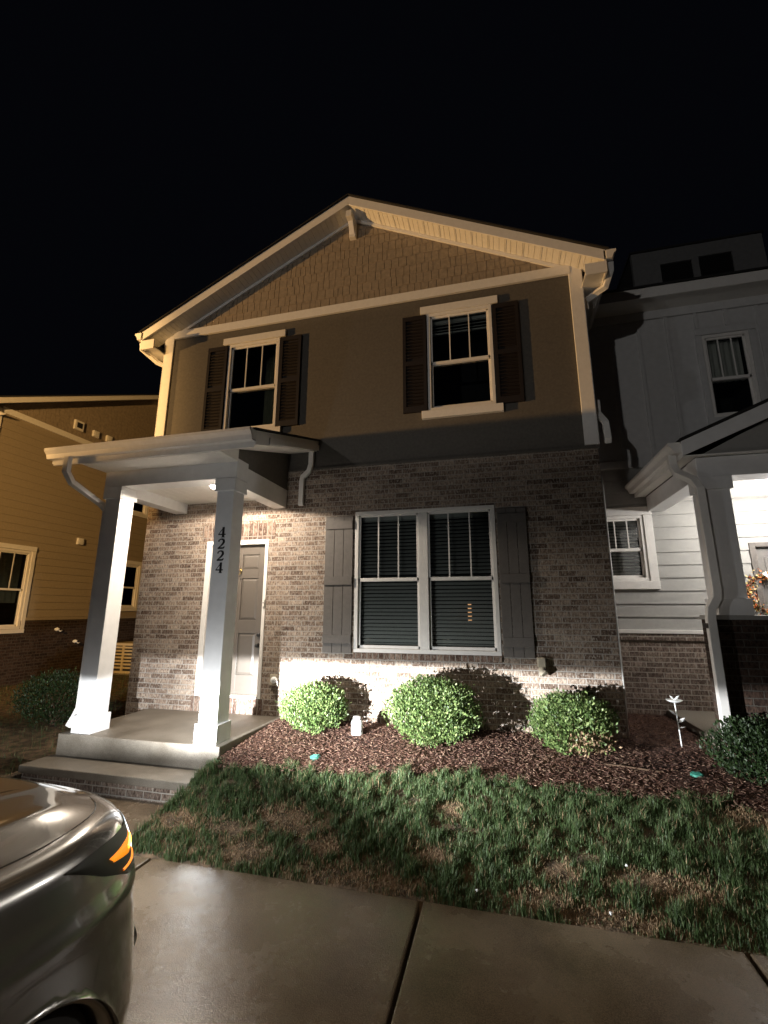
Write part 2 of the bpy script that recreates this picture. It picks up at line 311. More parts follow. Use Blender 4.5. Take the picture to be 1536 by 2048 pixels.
# planes: fn(a, z, d) with d = outwards
FRONT = lambda Y: (lambda a, z, d: (a, Y-d, z))
EAST = lambda X: (lambda a, z, d: (X+d, a, z))
def panel_holes(mb, fn, a0, a1, z0, z1, holes, t0, t1):
    """slab between depths t0..t1 around rectangular holes (a0,a1,z0,z1)"""
    xs = sorted({a0, a1, *[h[0] for h in holes], *[h[1] for h in holes]})
    for x0, x1 in zip(xs, xs[1:]):
        if x1 <= a0 or x0 >= a1: continue
        hs = sorted([(h[2], h[3]) for h in holes if h[0] < (x0+x1)/2 < h[1]]); z = z0
        for h in hs+[(z1, z1)]:
            if h[0] > z: mb.prism([(x0, z), (x1, z), (x1, h[0]), (x0, h[0])], fn, t0, t1)
            z = max(z, h[1])
def laps(mb, fn, a0, a1, z0, z1, holes, ex=.18, low=.014, high=.002, zref=None, clip=None, gap=.004):
    """overlapping lap boards; clip(z)->(amin,amax) for gables"""
    zr = z0 if zref is None else zref; k = math.floor((z0-zr)/ex)
    while zr+k*ex < z1-1e-6:
        b0 = zr+k*ex; b1 = b0+ex; lo = max(b0, z0); hi = min(b1, z1)
        d = lambda z: low+(high-low)*(z-b0)/ex
        segs = [(a0, a1)]
        cuts = sorted({lo, hi, *[q for h in holes for q in (h[2], h[3]) if lo < q < hi]})
        for zl, zh in zip(cuts, cuts[1:]):
            segs = [(a0, a1)]
            for h in holes:
                if h[2] < (zl+zh)/2 < h[3]:
                    ns = []
                    for s_ in segs:
                        if h[1] <= s_[0] or h[0] >= s_[1]: ns.append(s_); continue
                        if h[0] > s_[0]: ns.append((s_[0], h[0]))
                        if h[1] < s_[1]: ns.append((h[1], s_[1]))
                    segs = ns
            for x0, x1 in segs:
                if clip:
                    l0, r0 = clip(zl); l1, r1 = clip(zh); q = [max(x0, l0), min(x1, r0), min(x1, r1), max(x0, l1)]
                    if q[1]-q[0] < .01: continue
                    if q[2] < q[3]: q[2] = q[3] = (q[2]+q[3])/2
                else: q = [x0, x1, x1, x0]
                vs = [fn(q[0], zl, d(zl)), fn(q[1], zl, d(zl)), fn(q[2], zh, d(zh)), fn(q[3], zh, d(zh)),
                      fn(q[0], zl, -.01), fn(q[1], zl, -.01), fn(q[2], zh, -.01), fn(q[3], zh, -.01)]
                mb.add(vs, [(0, 1, 2, 3), (7, 6, 5, 4), (0, 4, 5, 1), (1, 5, 6, 2), (2, 6, 7, 3), (3, 7, 4, 0)])
        k += 1
def shakes(mb, fn, z0, z1, clip, ex=.17, rnd=None):
    rnd = rnd or random.Random(3); z = z0
    while z < z1:
        l, r = clip(z)
        a = l-rnd.random()*.15
        while a < r:
            wd = rnd.uniform(.07, .15); dz = rnd.uniform(-.004, .004); x0, x1 = max(a+.004, l), min(a+wd-.003, r); a += wd
            if x1-x0 < .02: continue
            zt = z+ex+.02; l1, r1 = clip(zt); y0, y1 = max(x0, l1), min(x1, r1)
            if y1 <= y0: y0 = y1 = (y0+y1)/2
            dl = rnd.uniform(.007, .012); dh = .003
            vs = [fn(x0, z+dz, dl), fn(x1, z+dz, dl), fn(y1, zt, dh), fn(y0, zt, dh), fn(x0, z+dz, -.01), fn(x1, z+dz, -.01), fn(y1, zt, -.01), fn(y0, zt, -.01)]
            mb.add(vs, [(0, 1, 2, 3), (7, 6, 5, 4), (0, 4, 5, 1), (1, 5, 6, 2), (2, 6, 7, 3), (3, 7, 4, 0)])
        z += ex
def pbox(mb, fn, a0, a1, z0, z1, d0, d1): return mb.prism([(a0, z0), (a1, z0), (a1, z1), (a0, z1)], fn, d0, d1)
def gable_pts(c, hw, zc, s): return lambda z: (c-max(0, (zc-z)/s), c+max(0, (zc-z)/s))

def window(parent, fn, a0, a1, z0, z1, fr=.045, proud=.02, munt=2, trim=None, split=None, blind='full', zmid=None, lampspec=None, tmat=None, slat=.05, rail=.045, shade=None, shade_mat=None):
    """a vertically sliding window; parts hang under one 'window' frame mesh"""
    m = MB(); W = a1-a0
    for (x0, x1, y0, y1) in ((a0, a1, z1-fr, z1), (a0, a1, z0, z0+fr), (a0, a0+fr, z0+fr, z1-fr), (a1-fr, a1, z0+fr, z1-fr)):
        pbox(m, fn, x0, x1, y0, y1, -.09, proud)
    units = [(a0+fr, a1-fr)]
    if split:
        pbox(m, fn, split[0], split[1], z0+fr, z1-fr, -.09, proud-.002); units = [(a0+fr, split[0]), (split[1], a1-fr)]
    wf = m.build('window', M_WHITE, parent, .004)
    zm = zmid or (z0+z1)/2
    for (x0, x1) in units:
        s = MB(); t = .028
        for (p, q, za, zb, dd) in ((x0, x1, zm-rail/2, z1-fr, -.03), (x0, x1, z0+fr, zm+rail/2, -.055)):
            for (u0, u1, v0, v1) in ((p, q, zb-t if dd == -.03 else zb-rail, zb), (p, q, za, za+(rail if dd == -.03 else t*1.4)), (p, p+t, za, zb), (q-t, q, za, zb)):
                pbox(s, fn, u0, u1, v0, v1, dd, dd+.026)
        s.build('sash', M_WHITE, wf, .003)
        if munt:
            s = MB()
            for k in range(1, munt+1):
                c = x0+(x1-x0)*k/(munt+1); pbox(s, fn, c-.008, c+.008, zm+rail/2, z1-fr-t, -.026, -.010)
            s.build('muntin', M_WHITE, wf)
        s = MB()
        pbox(s, fn, x0+t, x1-t, zm+rail/2, z1-fr-t, -.021, -.017); s2 = pbox(s, fn, x0+t, x1-t, z0+fr+t*1.4, zm-rail/2, -.046, -.042)
        s.build('glass', M_GLASS, wf)
        if blind:
            s = MB(); zb = z0+fr+.02 if blind == 'full' else z1-fr-blind
            z = z1-fr-.06; pbox(s, fn, x0+.02, x1-.02, z, z1-fr-.005, -.13, -.10)
            while z > zb:
                tl = .021
                vs = [fn(x0+.02, z-tl, -.100), fn(x1-.02, z-tl, -.100), fn(x1-.02, z+tl*.55, -.132), fn(x0+.02, z+tl*.55, -.132)]
                vs += [(p[0], p[1], p[2]-.003) for p in vs]
                s.add(vs, [(0, 1, 2, 3), (7, 6, 5, 4), (0, 4, 5, 1), (1, 5, 6, 2), (2, 6, 7, 3), (3, 7, 4, 0)])
                z -= slat
            pbox(s, fn, x0+.02, x1-.02, zb-.01, zb+.012, -.135, -.105)
            s.build('blind', M_BLIND, wf)
    if shade:
        s = MB(); n = 24
        for i in range(n):
            u0 = shade[0]+(shade[1]-shade[0])*i/n; u1 = shade[0]+(shade[1]-shade[0])*(i+1)/n
            e0, e1 = -.16+.015*math.sin(i*1.6), -.16+.015*math.sin((i+1)*1.6)
            zl_ = shade[2] if len(shade) > 2 else z0+.02
            s.add([fn(u0, zl_, e0), fn(u1, zl_, e1), fn(u1, z1-.02, e1), fn(u0, z1-.02, e0)], [(0, 1, 2, 3)])
        s.build('curtain', shade_mat or M_CURT, wf)
    # the dark room behind
    s = MB()
    pbox(s, fn, a0-.1, a1+.1, z0-.1, z1+.1, -.9, -.86)
    for (x0, x1, y0, y1) in ((a0-.1, a1+.1, z1+.05, z1+.1), (a0-.1, a1+.1, z0-.1, z0-.05), (a0-.1, a0-.06, z0, z1), (a1+.06, a1+.1, z0, z1)): pbox(s, fn, x0, x1, y0, y1, -.86, -.14)
    s.build('room_lining', M_DARK, wf)
    if trim:
        l, r, b, t_, hx = trim; s = MB()   # left, right, bottom, top widths and head overhang
        pbox(s, fn, a0-hx, a1+hx, z1+.002, z1+t_, -.01, .045); s.build('window_head', tmat or M_WHITE, wf, .004); s = MB()
        if l:
            pbox(s, fn, a0-l, a0-.002, z0, z1, -.01, .035); s.build('window_casing', tmat or M_WHITE, wf, .004); s = MB()
            pbox(s, fn, a1+.002, a1+r, z0, z1, -.01, .035); s.build('window_casing', tmat or M_WHITE, wf, .004); s = MB()
        pbox(s, fn, a0-hx, a1+hx, z0-b, z0-.002, -.01, .05)
        s.build('window_sill', tmat or M_WHITE, wf, .004)
    return wf

# ------------------------------------------------------------------ ground
def edge_y(x):
    xs = [-4.1, -3.84, -2.7, -1.97, -1.35, -.56, .18, .6, 1.2, 3, 5]; ys = [-1.52, -1.49, -1.42, -1.28, -1.30, -1.40, -1.34, -1.42, -1.5, -1.5, -1.5]
    return float(np.interp(x, xs, ys))
def gz(x, y):
    f = float(np.interp(y, [-2.55, -2.3, -1.4, -.4, 0, 30], [-.435, -.36, -.125, -.055, -.035, -.035]))
    l = float(np.interp(y, [-2.55, -2.2, 3, 30], [-.435, -.38, -.30, -.25]))
    k = min(1, max(0, (-x-6.0)/.4)); f = f*(1-k)+l*k
    if -6.26 < x < -4.15 and y < -.1: f = -.52
    if y < -2.55: f = -.60
    return f
def grid(xs, ys, zf):
    m = MB(); nx = len(xs)
    m.v = [(x, y, zf(x, y)) for y in ys for x in xs]
    m.f = [(j*nx+i, j*nx+i+1, (j+1)*nx+i+1, (j+1)*nx+i) for j in range(len(ys)-1) for i in range(nx-1)]
    return m
xs = sorted([-150, -60, -30, -15]+[-12+.25*i for i in range(73)]+[10, 30, 80, 150, -6.27, -6.255, -4.155, -4.145])
ys = [-150, -60, -20, -8, -2.7, -2.56, -2.54]+[-2.45+.15*i for i in range(18)]+[.5, 2, 5, 10, 20, 40, 100, 200]
rn = random.Random(5)
g = grid(xs, ys, lambda x, y: gz(x, y)+(rn.uniform(-.012, .012) if (-2.4 < y < -.2 and abs(x) < 12) else 0)).build('ground', M_SOIL, None, smooth=True)
tag(g, kind='structure')
# mulch bed
xs = [-4.10+.06*i for i in range(130)]; m = MB(); n = 24; rn = random.Random(9)
for j in range(n+1):
    for x in xs:
        e = edge_y(x)+.03*math.sin(x*9)+.02*math.sin(x*23); top = 0.0 if x < .02 else 1.38
        y = e+(top-e)*(j/n)**1.0
        m.v.append((x, y, gz(x, y)+(.035 if 0 < j else -.03)+rn.uniform(-.008, .008)))
k = len(xs); m.f = [(j*k+i, j*k+i+1, (j+1)*k+i+1, (j+1)*k+i) for j in range(n) for i in range(k-1)]
tag(m.build('mulch_bed', M_MULCH, None, smooth=True), kind='structure')
# loose chips
def scatter_chips(n):
    P = []; F = []; r = RNG
    X = r.uniform(-4.08, 3.4, n); U = r.random(n)
    for i in range(n):
        e = edge_y(X[i])-.05; top = -.02 if X[i] < .02 else 1.36; y = e+(top-e)*U[i]
        z = gz(X[i], y)+.032+r.random()*.016
        L_ = r.uniform(.010, .036); w_ = r.uniform(.003, .009); h_ = r.uniform(.002, .006); a = r.random()*math.pi; ti = r.uniform(-.5, .5)
        ca, sa = math.cos(a), math.sin(a); b = len(P)
        for sx in (-1, 1):
            for sy in (-1, 1):
                for sz in (-1, 1):
                    u, v = sx*L_/2, sy*w_/2; P.append((X[i]+u*ca-v*sa, y+u*sa+v*ca, z+sz*h_/2+u*ti))
        F += [(b, b+1, b+3, b+2), (b+4, b+6, b+7, b+5), (b, b+4, b+5, b+1), (b+2, b+3, b+7, b+6), (b+1, b+5, b+7, b+3), (b, b+2, b+6, b+4)]
    me = bpy.data.meshes.new('mulch_chips'); me.from_pydata(P, [], F); me.materials.append(M_CHIP)
    o = bpy.data.objects.new('mulch_chips', me); COL.objects.link(o); tag(o, 'loose reddish brown wood chips covering the planting bed', 'mulch', kind='stuff')
scatter_chips(26000)
# driveway slabs
ZD = -.42
m = MB(); jx = [-60, -12, -9.8, -7.8, -5.8, -3.84, -1.84, -.086, 1.75, 3.6, 5.5, 60]
for a, b in zip(jx, jx[1:]): m.box(a+.011, b-.011, -9.5, -2.54, ZD-.15, ZD)
tag(m.build('driveway', M_CONC, None, .012), kind='structure')
tag(part('road', M_ROOF, None, (-60, 60, -60, -9.52, -.62, -.44)), kind='structure')
m = MB(); m.box(-6.15, -4.24, -2.53, -1.72, -.55, -.415); tag(m.build('walkway', M_CONC, None, .01), kind='structure')

# grass
PATCH = [(-3.05, -2.02, .24, .13), (-2.85, -2.12, .16, .08), (-1.83, -2.2, .14, .09), (-2.3, -2.48, .45, .10), (-1.0, -2.2, .13, .10), (.5, -1.5, .28, .13), (-3.2, -2.4, .2, .12), (-1.1, -2.42, .16, .08),
         (-.75, -2.47, .3, .08), (-1.75, -1.75, .10, .1), (-3.9, -2.2, .2, .1), (-.35, -2.2, .30, .10), (-2.6, -2.25, .12, .1), (-3.45, -2.2, .2, .08)]
def dryness(x, y):
    d = 0
    for px, py, rx, ry in PATCH: d = max(d, 1.2-math.hypot((x-px)/rx, (y-py)/ry)+.35*math.sin(x*31+py*5)*math.sin(y*37))
    return d
def grass(n, x0, x1, y0, y1, test, name, label):
    P = []; F = []; MI = []; r = random.Random(11)
    from mathutils import noise as NZ
    for i in range(n):
        x = r.uniform(x0, x1); y = r.uniform(y0, y1)
        if not test(x, y): continue
        d = dryness(x, y); tuft = NZ.noise((x*8, y*8, 3))+.5*NZ.noise((x*19, y*19, 3)); dens = NZ.noise((x*2.3, y*2.3, 8))
        if d > .35:
            if r.random() < .25: continue
            dry = r.random() < .85; h = r.uniform(.008, .028)
        elif d > 0: dry = r.random() < .5; h = r.uniform(.015, .05)
        else:
            if tuft < -.15 and r.random() < .6: continue
            dry = r.random() < .04+max(0, -dens)*.15; h = r.uniform(.026, .070)*(1+1.5*max(0, tuft))*(1+.5*min(0, tuft)*2)
        a = r.random()*2*math.pi; le = r.uniform(.1, .75)*h; w_ = r.uniform(.0013, .0030)
        z = gz(x, y)-.004; dx, dy = math.cos(a), math.sin(a); b = len(P)
        P += [(x-dy*w_, y+dx*w_, z), (x+dy*w_, y-dx*w_, z), (x+dx*le*.35+dy*w_*.7, y+dy*le*.35-dx*w_*.7, z+h*.62), (x+dx*le*.35-dy*w_*.7, y+dy*le*.35+dx*w_*.7, z+h*.62), (x+dx*le, y+dy*le, z+h*.95)]
        F += [(b, b+1, b+2, b+3), (b+3, b+2, b+4)]; MI += [1 if dry else 0]*2
    me = bpy.data.meshes.new(name); me.from_pydata(P, [], F); me.materials.append(M_GRASS); me.materials.append(M_DRY)
    me.polygons.foreach_set('material_index', MI)
    o = bpy.data.objects.new(name, me); COL.objects.link(o); return tag(o, label, 'grass', kind='stuff')
def lawn_test(x, y):
    e = edge_y(x)+.05*math.sin(x*7.3)+.04*math.sin(x*17+1)
    return -2.56+.05*abs(math.sin(x*6))*abs(math.sin(x*2.1)) < y < e+.03 and not (x < -4.17 and y > -2.55 and x > -6.2)
grass(200000, -4.17, 2.6, -2.58, -1.2, lawn_test, 'grass', 'patchy green grass with dry brown spots between the mulch bed and the driveway')
grass(26000, -13, -6.25, -2.5, 6, lambda x, y: True, 'grass', 'dark unlit grass between the two houses behind the porch')

# ------------------------------------------------------------------ main town house
H = thing('town_house', 'gabled town house with brick ground floor, taupe upper floor and number 4224 on its porch', 'house', (-3.27, 0, 0))
F0 = FRONT(0)
XL, XR = -6.545, 0.0; ZS = 3.357; ZC, XC, SL = 7.49, -3.24, .5
DH = (-5.43, -4.425, .2, 2.345); WH = (-3.135, -1.283, .828, 2.674)
m = MB(); panel_holes(m, F0, XL, XR, -.5, ZS, [DH, WH, (DH[0]-.09, DH[1]+.09, 2.347, 2.585), (DH[0]-.05, DH[1]+.05, .0, .198)], -.12, 0)
m.box(XL, XL+.12, .12, 9, -.5, ZS-.002); m.box(XR-.12, XR, .12, 9, -.5, ZS-.002)
m.build('brick_wall', M_BRICK, H)
m = MB(); pbox(m, F0, DH[0]-.09, DH[1]+.09, 2.347, 2.585, -.12, .006); m.build('soldier_course', M_SOLD, H)
m = MB(); pbox(m, F0, DH[0]-.05, DH[1]+.05, .0, .198, -.12, .004); m.build('door_ledge', M_SOLD, H)
m = MB(); pbox(m, F0, WH[0], WH[1], WH[2]-.07, WH[2]-.002, -.1, .028); m.build('window_ledge', M_SOLD, H)
W1 = (-5.325, -4.424, 4.044, 5.554); W2 = (-2.098, -1.187, 4.044, 5.554)
m = MB(); panel_holes(m, F0, XL+.02, XR-.02, ZS, 5.9, [W1, W2], -.14, -.012)
laps(m, F0, XL+.02, XR-.02, ZS, 5.83, [W1, W2], ex=.19, low=-.0065, high=-.008)
m.box(XL+.02, XL+.14, .14, 9, ZS, 5.9); m.box(XR-.14, XR-.02, .14, 9, ZS, 5.9)
m.build('upper_wall', M_TAUPE, H)
clip = lambda z: (XC-max(0, (ZC-z)/SL), XC+max(0, (ZC-z)/SL))
m = MB(); m.prism([(XL+.02, 5.9), (XR-.02, 5.9), (XC, ZC+.0)], F0, -.14, -.004)
shakes(m, F0, 5.955, ZC-.03, lambda z: (max(XL+.05, clip(z)[0]+.02), min(XR-.05, clip(z)[1]-.02)), .165)
m.build('gable_shingles', M_SHAKE, H)
part('frieze_board', M_WHITE, H, (XL+.15, XR-.13, -.045, -.002, 5.822, 5.961), bevel=.004)
part('drip_cap', M_TAUPE, H, (XL-.02, XR+.02, -.022, -.002, ZS-.03, ZS))
part('corner_board', M_WHITE, H, (XL-.012, XL+.155, -.035, -.002, ZS+.012, 5.98), (XL-.02, XL-.002, -.035, .14, ZS+.012, 5.84), bevel=.004)
part('corner_board', M_WHITE, H, (XR-.15, XR+.012, -.035, -.002, ZS+.012, 6.08), (XR+.0, XR+.02, -.03, .14, ZS+.012, 5.84), bevel=.004)
# thin bright bead down the right brick corner
MB().tube([(.010, .014, -.05), (.010, .014, ZS-.4)], .011, 8).build('corner_bead', M_WHITE, H, smooth=True)
# roof, rakes
OH = .30
EL, ER = -6.80, .26         # eave ends (fascia outer x)
def zr(x): return ZC-SL*abs(x-XC)
roof = MB()
for (xa, xb) in ((EL-.04, XC), (XC, ER+.04)):
    z0_, z1_ = zr(xa), zr(xb)
    back = 9.3
    roof.add([(xa, -OH-.03, z0_+.165), (xb, -OH-.03, z1_+.165), (xb, back, z1_+.165), (xa, back, z0_+.165), (xa, -OH-.03, z0_+.145), (xb, -OH-.03, z1_+.145), (xb, back, z1_+.145), (xa, back, z0_+.145)],
             [(0, 1, 2, 3), (7, 6, 5, 4), (0, 4, 5, 1), (1, 5, 6, 2), (2, 6, 7, 3), (3, 7, 4, 0)])
roof.build('roof', M_ROOF, H)
for (xa, xb) in ((EL, XC), (XC, ER)):
    f = MB(); z0_, z1_ = zr(xa), zr(xb)
    f.prism([(xa, z0_-.01), (xb, z1_-.01), (xb, z1_+.143), (xa, z0_+.143)], FRONT(0), OH-.022, OH)
    f.build('rake_board', M_WHITE, H, .003)
    s = MB(); n = 46; L_ = xb-xa
    for i in range(n):
        x0 = xa+L_*i/n+.002; x1 = xa+L_*(i+1)/n-.002; dn = .010 if i % 2 else 0
        # grooved soffit boards run front to back
        s.prism([(x0, zr(x0)+.0), (x1, zr(x1)+.0), (x1, zr(x1)+.03-dn*.5), (x0, zr(x0)+.03-dn*.5)], FRONT(0), .0, OH-.023)
        if i % 3 == 0: s.prism([(x0, zr(x0)-.006), (x0+.012, zr(x0+.012)-.006), (x0+.012, zr(x0+.012)+.001), (x0, zr(x0)+.001)], FRONT(0), .0, OH-.023)
    s.build('rake_soffit', M_SOFF, H)
    mo = MB(); mo.prism([(xa+(.3 if xa < -5 else 0), zr(xa+(.3 if xa < -5 else 0))-.06), (xb-(.3 if xb > 0 else 0), zr(xb-(.3 if xb > 0 else 0))-.06), (xb-(.3 if xb > 0 else 0), zr(xb-(.3 if xb > 0 else 0))-.004), (xa+(.3 if xa < -5 else 0), zr(xa+(.3 if xa < -5 else 0))-.004)], FRONT(0), .0, .03)
    mo.build('rake_moulding', M_WHITE, H, .003)
# eave returns + eave soffits
for (xa, xb, yb_) in ((EL, XL+.0, 9.0), (XR, ER, 1.38)):
    zz = zr(EL)-.02 if xa == EL else zr(ER)-.02
    part('eave_soffit', M_SOFF, H, (xa, xb, -OH+.024, yb_, zz-.14, zz-.12))
    xo = xa if xa == EL else xb-.022
    part('eave_fascia', M_WHITE, H, (xo, xo+.022, -OH, yb_, zz-.16, zz+.15), (xa+.023 if xa == EL else xa-.0, xb if xa == EL else xb-.023, -OH, -OH+.022, zz-.16, zr(XL if xa == EL else XR)-.012 if False else zz+.0))
def gutter_y(parent, x, y0, y1, z, side):
    """K-style gutter running along y, opening up, outer lip on side (+1/-1)"""
    pr = [(0, 0), (.0, -.12), (.07, -.12), (.085, -.07), (.12, -.03), (.12, .0), (.108, .0), (.108, -.025), (.075, -.065), (.062, -.11), (.01, -.11), (.01, 0)]
    m = MB(); m.prism(pr, lambda u, v, t: (x+side*u, t, z+v), y0, y1)
    m.prism([(0, 0), (0, -.12), (.07, -.12), (.085, -.07), (.12, -.03), (.12, 0)], lambda u, v, t: (x+side*u, t, z+v), y0-.004, y0); return m.build('gutter', M_WHITE, parent)
gutter_y(H, EL-.002, -OH-.01, 9, zr(EL)+.125, -1); gutter_y(H, ER+.002, -OH-.01, 1.36, zr(ER)+.125, 1)
# gable bracket at the peak
m = MB(); zt = ZC-.07
m.box(XC-.052, XC+.052, -.08, -.002, zt-.32, zt-.01); m.box(XC-.048, XC+.048, -.27, -.08, zt-.12, zt-.012)
m.prism([(.08, zt-.28), (.18, zt-.12), (.08, zt-.12)], lambda u, v, t: (t, -u, v), XC-.04, XC+.04)
m.build('gable_bracket', M_WHITE, H, .004)
# downspouts
def spout(parent, pts, name='downspout', wd=(.075, .058), mat=None): return MB().tube(pts, 0, rect=wd).build(name, mat or M_WHITE, parent, .006)
spout(H, [(ER+.06, -.22, zr(ER)+.0), (ER+.06, -.20, zr(ER)-.10), (ER+.02, -.06, zr(ER)-.22), (.06, .10, zr(ER)-.27), (.055, .12, zr(ER)-.4)])
spout(H, [(.06, .10, 4.0), (.06, .10, 3.82), (.12, .02, 3.66), (.13, .02, 3.45), (.13, .05, 3.40)])
spout(H, [(EL-.06, -.2, zr(EL)+.0), (EL-.06, -.2, zr(EL)-.10), (EL+.05, .05, zr(EL)-.22), (XL-.06, .2, zr(EL)-.3), (XL-.06, .2, 0)])
# windows
window(H, F0, *W1, trim=(0, 0, .112, .116, .10), blind=.10, shade=(-4.74, -4.47), zmid=4.76)
window(H, F0, *W2, trim=(0, 0, .112, .116, .09), blind=.22, zmid=4.77)
bw = window(H, F0, *WH, split=(-2.268, -2.146), fr=.05, blind='full', zmid=1.75, slat=.048, proud=.012)
MB().lathe((-1.66, .30, 1.20), [(.0, 0), (.022, .0), (.026, .1), (.022, .25), (.0, .27)], 10).build('lamp_glow', M_ILAMP, bw)
# louvred shutters
def louvre(a0, a1, z0, z1):
    m = MB(); t = .045
    for (x0, x1, y0, y1) in ((a0, a0+t, z0, z1), (a1-t, a1, z0, z1), (a0+t, a1-t, z0, z0+.09), (a0+t, a1-t, z1-.07, z1), (a0+t, a1-t, (z0+z1)/2-.035, (z0+z1)/2+.035)): pbox(m, F0, x0, x1, y0, y1, .002, .034)
    pbox(m, F0, a0+t, a1-t, z0+.09, z1-.07, .002, .006)
    z = z0+.11
    while z < z1-.1:
        if abs(z-(z0+z1)/2) > .06:
            m.prism([(.012, z+.03), (.027, z-.005), (.031, z-.001), (.016, z+.034)], lambda u, v, tt: (tt, -u, v), a0+t, a1-t)
        z += .052
    m.build('shutter', M_SHUT, H, .0)
for a0, a1 in ((-5.70, -5.345), (-4.404, -4.055), (-2.452, -2.112), (-1.172, -.828)): louvre(a0, a1, 4.045, 5.545)
def boardshut(a0, a1, z0, z1):
    m = MB(); n = 3
    for i in range(n): pbox(m, F0, a0+(a1-a0)*i/n+.0025, a0+(a1-a0)*(i+1)/n-.0025, z0, z1, .004, .026)
    for zz in (z1-.18, z0+1.02-.15, z0+.12): pbox(m, F0, a0+.004, a1-.004, zz, zz+.11, .0262, .045)
    m.build('shutter', M_SHUTL, H, .003)
boardshut(-3.56, -3.16, .815, 2.62); boardshut(-1.262, -.905, .815, 2.62)
# door
m = MB(); jm = .05
for (x0, x1, y0, y1) in ((DH[0], DH[0]+jm+.03, DH[2], DH[3]), (DH[1]-jm, DH[1], DH[2], DH[3]), (DH[0]+jm+.03, DH[1]-jm, DH[3]-.065, DH[3])): pbox(m, F0, x0, x1, y0, y1, -.12, .012)
fr_ = m.build('door_frame', M_WHITE, H, .004)
part('threshold', M_WHITE, H, (DH[0]+.0805, DH[1]-.0505, -.025, .1, .2, .235), bevel=.004)
m = MB(); dx0, dx1, dz0, dz1 = DH[0]+.083, DH[1]-.053, .238, DH[3]-.068; Y0 = .055
m.box(dx0, dx1, Y0+.018, Y0+.06, dz0, dz1)
wd = dx1-dx0; st = .115; cw = (wd-3*st)/2; rows = [(.42, 1.00), (1.20, 1.78), (1.90, 2.10)]
rows = [(dz0+.25, dz0+.80), (dz0+.98, dz0+1.56), (dz0+1.69, dz0+1.90)]
pans = [(dx0+st, dx0+st+cw, *q) for q in rows]+[(dx0+2*st+cw, dx0+2*st+2*cw, *q) for q in rows]
panel_holes(m, F0, dx0, dx1, dz0, dz1, pans, -(Y0+.018), -Y0)
for p in pans:
    i = .035; a, b, c, d = p
    m.add([(a, Y0+.0175, c), (b, Y0+.0175, c), (b, Y0+.0175, d), (a, Y0+.0175, d), (a+i, Y0+.004, c+i), (b-i, Y0+.004, c+i), (b-i, Y0+.004, d-i), (a+i, Y0+.004, d-i)], [(4, 5, 6, 7), (0, 1, 5, 4), (1, 2, 6, 5), (2, 3, 7, 6), (3, 0, 4, 7)])
door = m.build('door', M_DOOR, H, .003)
MB().lathe((-4.535, Y0-.0, .88), [(.0, -.06), (.022, -.055), (.028, -.04), (.012, -.025), (.03, -.008), (.03, 0)], 16, 'y').build('handle', M_BLACK, door, smooth=True)
MB().lathe((-4.535, Y0-.0, 1.02), [(0, -.02), (.024, -.02), (.026, 0)], 16, 'y').build('deadbolt', M_BLACK, door, smooth=True)
m = MB(); m.tube([(-4.895, Y0-.006, 1.93), (-4.87, Y0-.03, 1.94), (-4.855, Y0-.02, 1.90), (-4.875, Y0-.03, 1.86), (-4.905, Y0-.02, 1.85)], .007, 8); m.lathe((-4.88, Y0, 1.92), [(0, -.015), (.02, -.012), (.022, 0)], 12, 'y')
m.build('knocker', M_BRASS, door, smooth=True)
MB().lathe((-4.875, Y0, 1.79), [(0, -.006), (.009, -.005), (.009, 0)], 10, 'y').build('peephole', M_BLACK, door)
db = part('doorbell', M_WHITE, H, (-4.462, -4.432, -.03, -.0125, 1.40, 1.50), bevel=.003)
MB().lathe((-4.447, -.03, 1.455), [(0, -.004), (.008, -.003), (.008, 0)], 10, 'y').build('button', M_BLACK, db)
# utility bits on the wall
m = MB(); m.box(-.89, -.80, -.11, -.0, .72, .83); m.tube([(-.845, -.08, .72), (-.84, -.10, .68), (-.82, -.12, .65)], [.04, .045, .05], 10); uo = m.build('hose_box', M_BOX, H, .012)
MB().lathe((-.82, -.115, .70), [(0, -.02), (.018, -.018), (.018, 0)], 10, 'y').build('tap', M_BLACK, uo)
m = MB(); m.box(-4.29, -4.18, -.035, 0, .38, .52); ob = m.build('outlet_cover', M_BOX, H, .008)
m = MB(); m.lathe((-4.215, -.055, .455), [(0, -.035), (.03, -.03), (.042, -.01), (.04, .02)], 14, 'y'); m.tube([(-4.19, -.05, .47), (-4.16, -.06, .43), (-4.17, -.03, .38)], .008, 6); m.build('flap', M_WPLA, ob, smooth=True)

# ---- porch of the main house
part('porch_slab', M_PORCHC, H, (-6.15, -4.098, -1.38, -.002, -.225, 0), bevel=.012)
part('porch_base', M_BRICK, H, (-6.11, -4.14, -1.34, -.01, -.6, -.226))
part('porch_step', M_PORCHC, H, (-6.22, -4.176, -1.725, -1.345, -.30, -.2255), bevel=.010)
part('step_base', M_BRICKR, H, (-6.19, -4.20, -1.70, -1.36, -.6, -.3005))
def stroke(m, pts, ws, y, th):
    """a pen stroke of varying width in the x-z plane"""
    n = len(pts); L1 = []; R1 = []
    for i, p in enumerate(pts):
        a = Vector(pts[max(i-1, 0)]); b = Vector(pts[min(i+1, n-1)]); t = (b-a).normalized(); nn = Vector((-t.y, t.x)); p = Vector(p)
        L1.append(p+nn*ws[i]/2); R1.append(p-nn*ws[i]/2)
    vs = [(q.x, y, q.y) for q in L1+R1]+[(q.x, y-th, q.y) for q in L1+R1]; N_ = 2*n; fs = []
    for i in range(n-1):
        fs += [(i, i+1, n+i+1, n+i), (N_+i, N_+n+i, N_+n+i+1, N_+i+1), (i, N_+i, N_+i+1, i+1), (n+i, n+i+1, N_+n+i+1, N_+n+i)]
    fs += [(0, n, N_+n, N_), (n-1, N_+n-1, N_+2*n-1, 2*n-1)]
    m.add(vs, fs)
